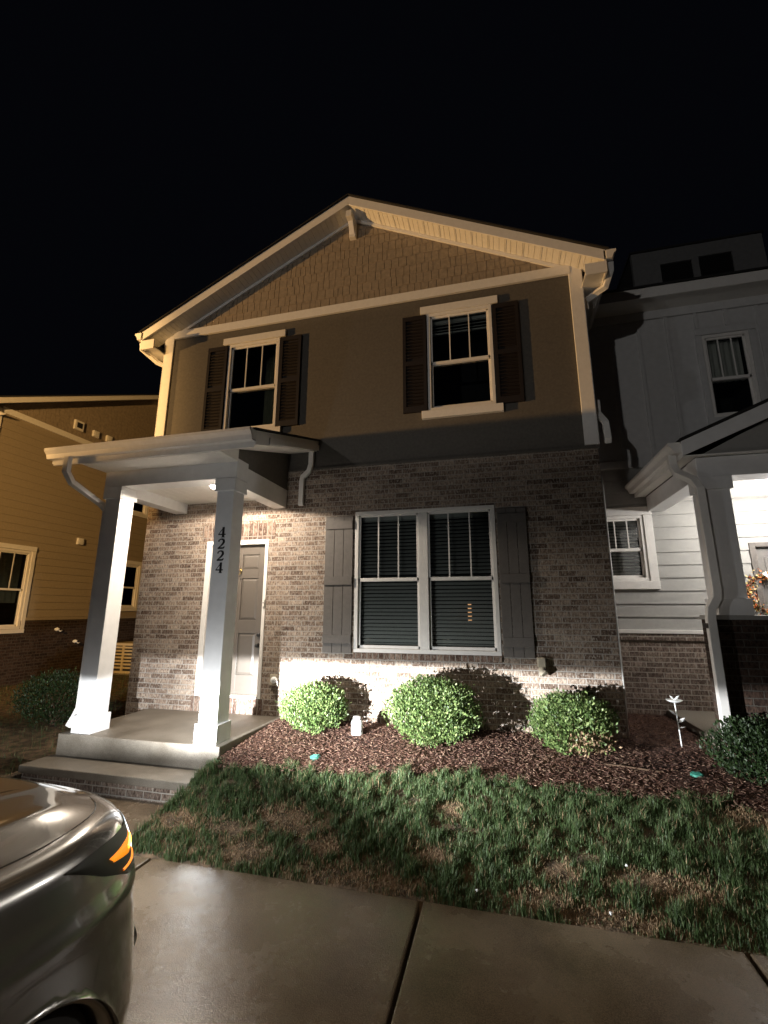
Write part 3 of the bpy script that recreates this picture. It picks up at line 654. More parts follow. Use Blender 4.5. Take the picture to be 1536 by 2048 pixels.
def digit(ch, cx, cz, h, y, parent):
    m = MB(); s = h; T = lambda P: [(cx+p[0]*s*1.2, cz+p[1]*s) for p in P]
    if ch == '4':
        stroke(m, T([(.10, -.46), (.10, .5)]), [.22*s]*2, y, .006)
        stroke(m, T([(.13, .49), (-.30, -.17)]), [.05*s, .05*s], y, .0063)
        stroke(m, T([(-.33, -.21), (.32, -.21)]), [.10*s]*2, y, .0066)
        stroke(m, T([(-.05, -.48), (.25, -.48)]), [.045*s]*2, y, .0069)
    else:
        stroke(m, T([(-.25, .22), (-.22, .36), (-.08, .46), (.08, .45), (.20, .34), (.22, .18), (.13, .0), (-.03, -.18), (-.25, -.38)]), [.15*s, .11*s, .10*s, .14*s, .21*s, .22*s, .18*s, .12*s, .07*s], y, .006)
        stroke(m, T([(-.29, -.41), (.10, -.41), (.22, -.39), (.29, -.25)]), [.15*s, .15*s, .13*s, .05*s], y, .0064)
    return m.build('house_number', M_BLACK, parent)
def column(cx, digits=False):
    y0, y1 = -1.305, -1.085; m = MB(); m.box(cx-.11, cx+.11, y0, y1, .0, 2.9)
    c = m.build('column', M_COLW, H, .005)
    part('column_base', M_COLW, c, (cx-.133, cx+.133, -1.33, y0-.0005, 0, .185), (cx-.133, cx+.133, y1+.0005, -1.063, 0, .185), (cx-.133, cx-.1105, y0-.0005, y1+.0005, 0, .185), (cx+.1105, cx+.133, y0-.0005, y1+.0005, 0, .185), bevel=.004)
    z0_, z1_ = 2.713, 2.862
    part('column_capital', M_COLW, c, (cx-.133, cx+.133, -1.33, y0-.0005, z0_, z1_), (cx-.133, cx+.133, y1+.0005, -1.063, z0_, z1_), (cx-.133, cx-.1105, y0-.0005, y1+.0005, z0_, z1_), (cx+.1105, cx+.133, y0-.0005, y1+.0005, z0_, z1_), bevel=.004)
    if digits:
        for ch, z in zip('4224', (2.224, 2.090, 1.955, 1.820)): digit(ch, cx+.0, z, .118, y0-.0005, c)
    return c
column(-5.90); column(-4.308, True)
BX0, BX1 = -6.03, -4.18; ZB = 2.865; ZCE = 2.93
part('porch_beam', M_COLW, H, (BX0-.012, BX1+.012, -1.32, -1.08, ZB, 3.10), bevel=.004)
for xa in (BX0, BX1-.20): part('porch_beam', M_COLW, H, (xa, xa+.20, -1.079, -.002, 2.785, 3.05), bevel=.004)
# grooved beadboard ceiling
m = MB(); n = 12
for i in range(n): m.box(BX0+.2+(BX1-BX0-.4)*i/n+.002, BX0+.2+(BX1-BX0-.4)*(i+1)/n-.002, -1.079, -.002, ZCE, ZCE+.02)
m.box(BX0+.2, BX1-.2, -1.079, -.002, ZCE+.003, ZCE+.05); m.build('porch_ceiling', M_SOFF, H)
pl = MB().lathe((PLX[0], PLX[1], 0), [(.09, ZCE-.001), (.09, ZCE-.02), (.055, ZCE-.028), (.0, ZCE-.03)], 24).build('ceiling_lamp', M_WHITE, H, smooth=True)
MB().lathe((PLX[0], PLX[1], 0), [(.05, ZCE-.030), (.045, ZCE-.050), (.02, ZCE-.062), (0, ZCE-.065)], 20).build('lens', M_BULB, pl, smooth=True)
RX0, RX1 = -6.47, -3.72; FY = -1.70; ZF0, ZF1 = 3.255, 3.765
def zp(y): return ZF0+(ZF1-ZF0)*(y-FY)/(0-FY)
m = MB(); m.prism([(-FY+.06, zp(FY-.06)), (0, ZF1), (0, ZF1+.022), (-FY+.06, zp(FY-.06)+.022)], lambda u, v, t: (t, -u, v), RX0-.02, RX1+.02); m.build('porch_roof', M_ROOF, H)
# front fascia, rakes, soffit, side triangles
part('porch_fascia', M_WHITE, H, (RX0+.022, RX1-.022, FY, FY+.022, 3.065, 3.225), bevel=.003)
for xa in (RX0, RX1-.022):
    m = MB(); m.prism([(-FY, zp(FY)-.17), (.0, ZF1-.14), (.0, ZF1-.004), (-FY, zp(FY)-.006)], lambda u, v, t: (t, -u, v), xa, xa+.022); m.build('porch_rake', M_WHITE, H, .003)
part('porch_soffit', M_SOFF, H, (BX0-.012, BX1+.012, FY+.022, -1.322, 3.058, 3.075))
for (xa, xb) in ((RX0+.023, BX0-.013), (BX1+.013, RX1-.023)):
    m = MB(); m.prism([(1.675, zp(-1.675)-.16), (.003, ZF1-.16), (.003, ZF1-.145), (1.675, zp(-1.675)-.145)], lambda u, v, t: (t, -u, v), xa, xb); m.build('porch_soffit', M_SOFF, H)
for xa in (BX0-.020, BX1+.0125):
    m = MB(); m.prism([(1.675, 3.06), (1.323, 3.06), (1.323, zp(-1.323)-.147), (1.675, zp(-1.675)-.147)], lambda u, v, t: (t, -u, v), xa, xa+.0075); m.build('porch_soffit', M_SOFF, H)
for (xa, xb) in ((BX0+.0, BX0+.02), (BX1-.02, BX1)):
    m = MB(); m.prism([(.003, 3.051), (.003, ZF1-.03), (1.31, zp(-1.31)-.03), (1.31, 3.101), (1.07, 3.101), (1.07, 3.051)], lambda u, v, t: (t, -u, v), xa, xb); m.build('porch_side', M_TAUPE, H)
pr = [(0, 0), (.0, -.12), (.07, -.12), (.085, -.07), (.12, -.03), (.12, .0), (.108, .0), (.108, -.025), (.075, -.065), (.062, -.11), (.01, -.11), (.01, 0)]
m = MB(); m.prism(pr, lambda u, v, t: (t, FY-.002-u, 3.245+v), RX0-.0, RX1+.0)
for t0 in (RX0, RX1-.004): m.prism([(0, 0), (0, -.12), (.07, -.12), (.085, -.07), (.12, -.03), (.12, 0)], lambda u, v, t: (t, FY-.002-u, 3.245+v), t0-.004, t0+.004)
m.build('gutter', M_WHITE, H)
spout(H, [(-6.16, -1.76, 3.13), (-6.16, -1.76, 2.95), (-6.15, -1.68, 2.84), (-6.10, -1.28, 2.66), (-6.085, -1.20, 2.58), (-6.085, -1.20, .25), (-6.10, -1.22, .17), (-6.14, -1.26, .04)])
spout(H, [(-3.80, -.05, 3.60), (-3.80, -.05, 3.40), (-3.83, -.05, 3.30), (-3.925, -.045, 3.22), (-3.935, -.045, 3.15), (-3.935, -.045, 2.80)], wd=(.07, .055))
m = MB(); m.prism([(1.42, zp(-1.42)-.15), (.003, ZF1-.15), (.003, ZF1-.068), (1.42, zp(-1.42)-.068)], lambda u, v, t: (t, -u, v), RX1-.0, RX1+.016); m.build('rake_strip', M_WHITE, H, .003)

# ------------------------------------------------------------------ left neighbour
NL = thing('town_house', 'tan sided house lit orange across the side lawn, its gable end facing the porch', 'house', (-12, 6, 0))
E0 = EAST(-12.0); YF, YB, YC, ZCL = 1.2, 10.8, 6.0, 8.28
zrl = lambda y: ZCL-SL*abs(y-YC)
LW1 = (1.45, 2.50, .92, 2.70); LW2 = (5.15, 5.86, 1.40, 2.68); LW3 = (5.0, 5.86, 4.25, 5.2)
TZ = 1.14
m = MB(); panel_holes(m, E0, YF, YB, TZ, 5.85, [LW1, LW2, LW3], -.15, -.012); laps(m, E0, YF+.1, YB-.1, TZ+.04, 5.72, [LW1, LW2, LW3], ex=.175, low=.014, high=.0)
m.box(-19, -12.15, YF+.0, YF+.15, -.5, 5.85); m.build('siding_wall', M_TAN, NL)
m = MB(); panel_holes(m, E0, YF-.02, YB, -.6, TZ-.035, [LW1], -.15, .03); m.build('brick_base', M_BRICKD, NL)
part('water_table', M_TAN, NL, (-12.0, -11.955, LW1[1]+.09, YB, TZ-.034, TZ+.035), (-12.0, -11.955, YF, LW1[0]-.09, TZ-.034, TZ+.035), bevel=.004)
part('corner_board', M_WHITE, NL, (-12.0, -11.965, YF-.03, YF+.1, TZ+.036, 5.80))
part('frieze_board', M_WHITE, NL, (-12, -11.955, YF+.1, YB-.1, 5.72, 5.86), bevel=.004)
m = MB(); m.prism([(YF, 5.86), (YB, 5.86), (YC, ZCL+.02)], E0, -.14, -.004)
shakes(m, E0, 5.862, ZCL-.04, lambda z: (max(YF+.05, YC-max(0, (ZCL-z)/SL)+.02), min(YB-.05, YC+max(0, (ZCL-z)/SL)-.02)), .165, random.Random(8)); m.build('gable_shingles', M_SHAKE, NL)
m = MB()
for (a, b) in ((YF-.35, YC), (YC, YB+.35)):
    m.add([(-11.67, a, zrl(a)+.165), (-11.67, b, zrl(b)+.165), (-20, b, zrl(b)+.165), (-20, a, zrl(a)+.165), (-11.67, a, zrl(a)+.14), (-11.67, b, zrl(b)+.14), (-20, b, zrl(b)+.14), (-20, a, zrl(a)+.14)], [(0, 1, 2, 3), (7, 6, 5, 4), (0, 4, 5, 1), (1, 5, 6, 2), (2, 6, 7, 3), (3, 7, 4, 0)])
m.build('roof', M_ROOF, NL)
for (a, b) in ((YF-.33, YC), (YC, YB+.33)):
    m = MB(); m.prism([(a, zrl(a)-.01), (b, zrl(b)-.01), (b, zrl(b)+.138), (a, zrl(a)+.138)], E0, .278, .30); m.build('rake_board', M_WHITE, NL, .003)
    m = MB(); m.prism([(a, zrl(a)), (b, zrl(b)), (b, zrl(b)+.03), (a, zrl(a)+.03)], E0, 0, .277); m.build('rake_soffit', M_SOFF, NL)
part('eave_fascia', M_WHITE, NL, (-19, -11.7, YF-.35, YF-.33, zrl(YF-.35)-.12, zrl(YF-.35)+.13)); part('eave_soffit', M_SOFF, NL, (-19, -11.72, YF-.33, YF, zrl(YF-.35)-.11, zrl(YF-.35)-.09))
m = MB(); m.box(-12.0, -11.90, YC-.07, YC+.07, ZCL-.62, ZCL-.1); m.box(-11.9, -11.70, YC-.06, YC+.06, ZCL-.24, ZCL-.1); m.build('gable_bracket', M_WHITE, NL, .004)
window(NL, E0, *LW1, trim=(.09, .09, .09, .11, .09), blind=None, shade=(1.53, 2.42, 1.50), tmat=M_WHITE, zmid=1.80, fr=.06)
window(NL, E0, *LW2, trim=(.09, .09, .09, .11, .09), blind=None, shade=(5.21, 5.80), shade_mat=M_BLIND, munt=0, zmid=2.0)
window(NL, E0, *LW3, trim=(.09, .09, .09, .11, .09), blind=None, shade=(5.06, 5.80), munt=0)
for (y, z, s_) in ((3.16, 6.16, .13), (3.70, 6.13, .09), (4.14, 6.15, .09), (3.70, 3.115, .085)):
    v = part('wall_vent', M_WHITE, NL, (-11.999, -11.93, y-s_, y+s_, z-s_, z+s_), bevel=.006)
    part('grille', M_PLAST if s_ > .1 else M_WHITE, v, (-11.929, -11.922, y-s_*.6, y+s_*.6, z-s_*.55, z+s_*.55))
for y, z in ((3.37, .88), (3.92, .56)):
    m = MB(); m.lathe((-11.96, y, z), [(.0, .12), (.03, .10), (.045, .05), (.03, 0)], 12, 'x'); m.tube([(-11.9, y, z), (-11.86, y+.05, z-.05), (-11.86, y+.10, z-.03)], .016, 8); m.build('hose_tap', M_WPLA, NL, smooth=True)

# ------------------------------------------------------------------ right neighbour
NR = thing('town_house', 'grey town house joined on the right, with lit porch and dormer roof', 'house', (3, 1.4, 0))
G0 = FRONT(1.4); ZT = 1.07; EZ = 6.0
RW1 = (.20, .80, 1.77, 2.72); RW2 = (1.90, 2.52, 4.12, 5.46); RD = (2.06, 3.10, .10, 2.27)
m = MB(); panel_holes(m, G0, -.0, 7, ZT, 3.44, [RW1, RD], -.15, -.012); laps(m, G0, .02, 7, ZT+.03, 3.44, [RW1, RD], ex=.18, low=.016, high=.0, zref=ZT+.02); m.build('siding_wall', M_GREYS, NR)
m = MB(); panel_holes(m, G0, 0, 7, -.5, ZT-.045, [RD], -.15, .03); m.build('brick_base', M_BRICKR, NR)
part('water_table', M_WHITE, NR, (.02, 1.93, 1.34, 1.4, ZT-.02, ZT+.03), bevel=.004)
m = MB(); pbox(m, G0, .02, 1.93, ZT-.11, ZT-.022, -.1, .05); m.build('sill_course', M_BRICKR, NR)
m = MB(); panel_holes(m, G0, 0, 7, 3.44, EZ, [RW2], -.15, -.004)
x = .25
while x < 7:
    segs = [(3.56, EZ-.14)] if not (RW2[0]-.09 < x < RW2[1]+.09) else [(3.56, RW2[2]-.12), (RW2[3]+.13, EZ-.14)]
    for q in segs: pbox(m, G0, x-.022, x+.022, q[0], q[1], -.002, .018)
    x += .405
m.build('batten_wall', M_GREYU, NR)
part('belt_board', M_GREYU, NR, (.0, 7, 1.365, 1.398, 3.44, 3.555), bevel=.004)
part('frieze_board', M_GREYU, NR, (.0, 7, 1.365, 1.398, EZ-.14, EZ), bevel=.004)
part('eave_fascia', M_WHITE, NR, (.32, 7.3, .98, 1.0, EZ-.02, EZ+.15)); part('eave_soffit', M_SOFF, NR, (.32, 7.3, 1.0, 1.4, EZ-.0, EZ+.02))
for nm, (a, b) in (('roof', (.30, 7.4)),):
    m = MB(); m.prism([(-.94, EZ+.14), (-.94, EZ+.17), (-6.5, EZ+.17+2.9), (-6.5, EZ+.14+2.9)], lambda u, v, t: (t, -u, v), a, b); m.build(nm, M_ROOF, NR)
part('roof_end_wall', M_GREYU, NR, (.0, .3, 1.4, 7, 5, EZ+.1))
dm = MB(); DX0, DX1 = 1.70, 4.0; DY = 3.2
panel_holes(dm, FRONT(DY), DX0, DX1, 7.2, 8.53, [(2.20, 2.76, 7.62, 8.20), (2.88, 3.46, 7.62, 8.24)], -.1, 0)
dmo = dm.build('dormer', simple('dormer_siding', (.16, .16, .16), .8), NR)
part('dormer_cheek', M_ROOF, dmo, (DX0, DX0+.1, DY+.1, 6, 7.2, 8.52)); part('dormer_cheek', M_ROOF, dmo, (DX1-.1, DX1, DY+.1, 6, 7.2, 8.52))
part('dormer_roof', M_ROOF, dmo, (DX0-.03, DX1+.03, DY-.03, 6.2, 8.53, 8.57)); part('dormer_window', M_BLACK, dmo, (2.2, 2.76, DY+.03, DY+.06, 7.62, 8.2), (2.88, 3.46, DY+.03, DY+.06, 7.62, 8.24))
window(NR, G0, *RW1, trim=(.115, .115, .115, .12, .115), blind='full', zmid=2.22, slat=.045)
window(NR, G0, *RW2, trim=(.08, .08, .1, .11, .08), blind=None, shade=(1.96, 2.46, 4.74), shade_mat=M_BLIND, zmid=4.74, tmat=M_GREYU)
# door with surround
m = MB()
for (x0, x1, y0, y1) in ((RD[0], RD[0]+.07, RD[2], RD[3]), (RD[1]-.07, RD[1], RD[2], RD[3]), (RD[0]+.07, RD[1]-.07, RD[3]-.06, RD[3])): pbox(m, G0, x0, x1, y0, y1, -.14, .03)
m.build('door_frame', M_SHUTL, NR, .004)
m = MB(); m.box(RD[0]+.072, RD[1]-.072, 1.44, 1.49, RD[2], RD[3]-.062)
for q in ((2.24, 2.56, 1.55, 2.08), (2.66, 2.96, 1.55, 2.08), (2.24, 2.56, .35, 1.3), (2.66, 2.96, .35, 1.3)): m.box(q[0], q[1], 1.43, 1.44, q[2], q[3])
m.build('door', M_BRICKR if False else simple('neighbour_door', (.16, .15, .14), .5), NR, .003)
# porch
PX0 = .72; PY = -.42; PZ = 3.10
part('porch_floor', M_PORCHC, NR, (.80, 4.2, -.40, 1.36, -.10, .08), bevel=.01)
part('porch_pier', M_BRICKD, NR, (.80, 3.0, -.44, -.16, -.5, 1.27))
part('pier_cap', M_GREYS, NR, (.79, 3.02, -.46, -.14, 1.272, 1.315), bevel=.004)
m = MB(); m.box(.88, 1.14, -.43, -.17, 1.316, 2.76); rc = m.build('column', M_COLW, NR, .005)
part('column_base', M_COLW, rc, (.855, 1.165, -.455, -.431, 1.316, 1.48), (.855, .879, -.43, -.17, 1.316, 1.48), (1.141, 1.165, -.43, -.17, 1.316, 1.48), bevel=.003)
part('column_capital', M_COLW, rc, (.855, 1.165, -.455, -.431, 2.62, 2.76), (.855, .879, -.43, -.17, 2.62, 2.76), (1.141, 1.165, -.43, -.17, 2.62, 2.76), bevel=.003)
part('porch_beam', M_COLW, NR, (.86, 4.2, -.43, -.17, 2.762, 2.98), bevel=.004); part('porch_beam', M_COLW, NR, (.87, 1.09, -.169, 1.36, 2.762, 2.98), bevel=.004)
part('porch_ceiling', M_SOFF, NR, (1.09, 4.2, -.169, 1.36, 2.90, 2.93))
m = MB(); SR = .42; CX = 3.0
zg = lambda x: PZ+.06+SR*(x-PX0) if x < CX else PZ+.06+SR*(2*CX-PX0-x)
for (a, b) in ((PX0-.02, CX), (CX, 2*CX-PX0+.02)): m.prism([(a, zg(a)), (b, zg(b)), (b, zg(b)+.03), (a, zg(a)+.03)], FRONT(0), -1.36, -PY+.12)
m.build('porch_roof', M_ROOF, NR)
m = MB()
for (a, b) in ((PX0, CX), (CX, 2*CX-PX0)): m.prism([(a, zg(a)-.17), (b, zg(b)-.17), (b, zg(b)-.004), (a, zg(a)-.004)], FRONT(0), -PY+.07, -PY+.095)
m.build('porch_rake', M_COLW, NR, .003)
m = MB(); m.prism([(.86, 2.982), (2*CX-.86, 2.982), (CX, zg(CX)-.05)], FRONT(0), .26, .40); m.build('porch_gable', M_GREYS, NR)
part('porch_soffit', M_SOFF, NR, (PX0+.022, .86, PY-.07, 1.36, 2.985, 3.0)); part('porch_fascia', M_WHITE, NR, (PX0, PX0+.021, PY-.07, 1.36, 2.98, 3.14))
part('porch_soffit', M_SOFF, NR, (.861, 4.2, PY-.068, -.4305, 2.985, 3.0))
gutter_y(NR, PX0-.001, PY-.06, 1.34, 3.155, -1)
spout(NR, [(.66, -.36, 3.05), (.66, -.36, 2.93), (.68, -.40, 2.83), (.78, -.50, 2.72), (.82, -.53, 2.62), (.83, -.53, 1.56), (.82, -.53, 1.48), (.76, -.53, 1.38), (.745, -.53, 1.28), (.745, -.53, .10), (.74, -.56, .03)], wd=(.08, .065))
part('spout_bracket', M_BLACK, NR, (.70, .71, -.56, -.44, 1.19, 1.24))
nlm = MB().lathe((2.25, .45, 2.76), [(0, -.0), (.05, -.005), (.09, .05), (.09, .139)], 20).build('ceiling_lamp', M_BULB, NR, smooth=True)

# wreath on the neighbour's door
def wreath():
    c = Vector((2.20, 1.39, 1.58)); m = MB(); r = random.Random(4); me = [MB(), MB(), MB()]
    for i in range(620):
        a = r.random()*2*math.pi; rad = .24+r.gauss(0, .04); p = c+Vector((math.cos(a)*rad, -abs(r.gauss(.02, .02)), math.sin(a)*rad))
        k = 0 if r.random() < .5 else (1 if math.sin(a) > -.5 or r.random() < .4 else 2)
        n1 = Vector((r.gauss(0, 1), r.gauss(-.4, 1), r.gauss(0, 1))).normalized(); n2 = n1.orthogonal().normalized(); L_ = r.uniform(.02, .045); w_ = L_*.4
        me[k].add([p, p+n1*L_*.5+n2*w_, p+n1*L_, p+n1*L_*.5-n2*w_], [(0, 1, 2, 3)])
    t = thing('wreath', 'autumn wreath of orange, gold and green leaves hanging on the neighbour door', 'wreath', (2.20, 1.39, 1.58))
    ring = [c+Vector((math.cos(q*math.pi/12)*.24, 0, math.sin(q*math.pi/12)*.24)) for q in range(25)]
    MB().tube(ring, .03, 8).build('ring', M_TWIG, t)
    me[0].build('orange_leaves', island('orange_leaf', [(.30, .05, .02), (.5, .12, .03), (.6, .22, .05)], .5), t)
    me[1].build('gold_leaves', island('gold_leaf', [(.6, .45, .15), (.75, .6, .3)], .5), t)
    me[2].build('green_leaves', M_LEAF, t)
    m = MB(); m.add([c+Vector(q) for q in ((-.06, -.05, .26), (0, -.06, .20), (-.01, -.05, .30), (.06, -.05, .27), (.01, -.05, .20))], [(0, 1, 2), (1, 4, 3)]); m.build('bow', M_WPLA, t)
wreath()

# ------------------------------------------------------------------ shrubs
def shrub(cx, cy, rx, ry, z0, z1, n, mat, label, seed, group=None, brown=0, lean=0.0):
    r = random.Random(seed); base = gz(cx, cy)+.03
    t = thing('shrub', label, 'shrub', (cx, cy, base), group)
    from mathutils import noise as NZ
    zc = z0+(z1-z0)*.50; rz = (z1-z0)/2; m = MB(); bm_ = MB(); tw = MB()
    for i in range(n):
        # direction on the sphere, radius near the shell with clumps
        u = r.uniform(-1, 1); a = r.random()*2*math.pi; s = math.sqrt(1-u*u); d = Vector((s*math.cos(a), s*math.sin(a), u))
        k = NZ.noise(d*2.6+Vector((seed, 0, 0)))*.17+NZ.noise(d*6+Vector((seed, 5, 0)))*.17
        rad = (r.random()**.28)*(1+k)
        if r.random() < .05: rad *= r.uniform(1.03, 1.13)
        p = Vector((cx+d.x*rx*rad, cy+d.y*ry*rad, zc+d.z*rz*rad))
        if p.z < base-.01: continue
        up = (Vector((d.x*.55, d.y*.55, .95+d.z*.25))+Vector((r.gauss(0, .42), r.gauss(0, .42), r.gauss(0, .3)))).normalized()
        sd = up.cross(Vector((r.gauss(0, 1), r.gauss(0, 1), r.gauss(0, 1)))).normalized(); nn = up.cross(sd)
        L_ = r.uniform(.017, .040); w_ = L_*r.uniform(.26, .36)
        tgt = bm_ if (brown and r.random() < brown and p.z < zc-.1*rz and d.x > -.2) else m
        tgt.add([p, p+up*L_*.5+sd*w_+nn*.003, p+up*L_, p+up*L_*.5-sd*w_+nn*.003], [(0, 1, 2, 3)])
    m.build('foliage', mat, t)
    if brown: bm_.build('dead_foliage', M_DRY, t)
    for i in range(46):
        a = r.random()*2*math.pi; q = r.random()**.5*.8; ex = Vector((cx+math.cos(a)*rx*q, cy+math.sin(a)*ry*q, zc+rz*r.uniform(-.1, .65)*(1-q*.5)))
        b0 = Vector((cx+math.cos(a)*.04, cy+math.sin(a)*.04, base-.03)); mid = (b0+ex)/2+Vector((r.gauss(0, .02), r.gauss(0, .02), -.03)); tw.tube([b0, mid, ex], [.007, .005, .002], 5)
    tw.build('stems', M_TWIG, t)
    return t
G_ = 'clipped shrubs along the brick front wall'
shrub(-3.455, -.45, .395, .36, -.03, .50, 9000, M_LEAF, 'smallest light green rounded shrub, between the porch and the white path light', 11, G_)
shrub(-2.04, -.52, .50, .44, -.05, .63, 15000, M_LEAF, 'large bright green round shrub below the double window', 12, G_)
shrub(-.62, -.48, .42, .40, -.06, .52, 11000, M_LEAF, 'shrub with a browned lower right side near the right brick corner', 13, G_, brown=.6)
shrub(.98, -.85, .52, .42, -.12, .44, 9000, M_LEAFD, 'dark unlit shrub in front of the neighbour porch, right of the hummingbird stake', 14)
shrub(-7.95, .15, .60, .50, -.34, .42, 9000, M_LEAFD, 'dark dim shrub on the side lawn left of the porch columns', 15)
# ------------------------------------------------------------------ small garden things
t = thing('path_light', 'small white canister light standing in the mulch between the two leftmost front shrubs', 'path light', (-2.925, -.475, -.03))
MB().lathe((-2.925, -.475, -.03), [(.0, 0), (.068, 0), (.066, .03), (.060, .045), (.066, .05), (.066, .13), (.055, .16), (.045, .165)], 20).build('body', M_WPLA, t, smooth=True)
MB().lathe((-2.925, -.475, -.03), [(.044, .160), (.046, .19), (.03, .20), (0, .20)], 20).build('cap', M_WPLA, t, smooth=True)
MB().lathe((-2.925, -.475, -.03), [(.0475, .163), (.0475, .168), (.044, .168)], 20).build('rim', M_PLAST, t)
for (x, y, lab) in ((-3.13, -1.20, 'round green valve cover in the mulch below the smallest shrub'), (.33, -.88, 'round green valve cover in the dark mulch right of the hummingbird stake')):
    t = thing('valve_cover', lab, 'valve cover', (x, y, gz(x, y)+.04)); z = gz(x, y)+.035
    MB().lathe((x, y, z), [(.052, -.03), (.052, .012), (.046, .016), (.0, .018)], 20).build('lid', M_GREEN, t, smooth=False)
    m = MB()
    for k in range(-2, 3): m.box(x-.03, x+.03, y+k*.014-.003, y+k*.014+.003, z+.0185, z+.022)
    m.build('ribs', M_GREEN, t)
t = thing('garden_stake', 'thin white metal stake with hummingbird and leaves in front of the grey brick', 'garden stake', (.47, -.13, -.03))
MB().tube([(.47, -.13, -.06), (.462, -.13, .2), (.452, -.13, .42)], .006, 8).build('rod', M_WPLA, t)
m = MB(); m.lathe((.452, -.13, .425), [(0, -.012), (.045, -.004), (.078, .014), (.080, .018), (.04, .004), (0, 0)], 16); m.build('dish', M_WPLA, t, smooth=True)
def leafm(m, b, e, w_):
    b, e = Vector(b), Vector(e); d = e-b; s = d.cross(Vector((0, 1, 0))).normalized()*w_
    m.add([b, b+d*.5+s, e, b+d*.5-s, b+d*.5+Vector((0, -.008, 0))], [(0, 1, 4), (1, 2, 4), (2, 3, 4), (3, 0, 4)])
m = MB(); leafm(m, (.452, -.14, .445), (.40, -.16, .492), .010); leafm(m, (.452, -.14, .445), (.51, -.12, .488), .012); leafm(m, (.43, -.15, .44), (.485, -.15, .462), .012); m.build('bird', M_WPLA, t)
m = MB(); leafm(m, (.460, -.13, .285), (.385, -.14, .345), .012); leafm(m, (.462, -.13, .215), (.53, -.14, .275), .016); leafm(m, (.464, -.13, .17), (.515, -.14, .182), .007); m.build('leaves', M_WPLA, t)
s_ = MB().tube([(-.49, -.80, -.045), (-.28, -.83, -.038), (-.05, -.87, -.045), (.07, -.88, -.05)], .008, 6).build('stick', M_TWIG, None); free(s_, (-.2, -.84, -.045))
tag(s_, 'thin pale stick lying on the dark mulch below the browned shrub', 'stick')
for i, (x, y, lab) in enumerate(((-.728, -2.46, 'small shiny white stone in the grass, nearest the driveway edge'), (-1.50, -2.44, 'tiny white stone at the driveway edge by the middle of the grass'), (-.55, -2.10, 'tiny pale stone in the dark grass, rightmost of the three'))):
    r = random.Random(i); m = MB().lathe((x, y, gz(x, y)+.03), [(0, -.008), (.007, -.006), (.009, 0), (.006, .005), (0, .006)], 7); m.v = [(a+r.uniform(-.003, .003), b+r.uniform(-.003, .003), c) for a, b, c in m.v]
    o = m.build('stone', M_WPLA, None); free(o, (x, y, gz(x, y)+.03)); tag(o, lab, 'stone')
# condenser between the houses
t = thing('air_conditioner', 'beige louvred air conditioner standing beside the neighbour house behind the porch', 'air conditioner', (-10.9, 4.75, -.3))
m = MB(); x0, x1, y0, y1, z0, z1 = -11.45, -10.62, 4.6, 5.3, -.22, .48
m.box(x0+.03, x1-.03, y0+.03, y1-.03, z0, z1-.05); m.build('core', M_PLAST, t)
m = MB()
for (a, b, c, d) in ((x0, x0+.05, y0, y0+.05), (x1-.05, x1, y0, y0+.05), (x0, x0+.05, y1-.05, y1), (x1-.05, x1, y1-.05, y1), ((x0+x1)/2-.03, (x0+x1)/2+.03, y0, y0+.028)): m.box(a, b, c, d, z0, z1-.06)
m.box(x0-.01, x1+.01, y0-.01, y1+.01, z1-.058, z1); m.box(x0, x1, y0-.002, y1, z0-.06, z0-.002)
z = z0+.06
while z < z1-.1:
    m.box(x0+.05, x1-.05, y0+.002, y0+.022, z, z+.045); m.box(x1-.022, x1-.002, y0+.05, y1-.05, z, z+.045); z += .085
m.build('louvred_case', M_BEIGE, t)
part('pad', M_PORCHC, t, (x0-.1, x1+.1, y0-.1, y1+.1, -.36, z0-.0625))

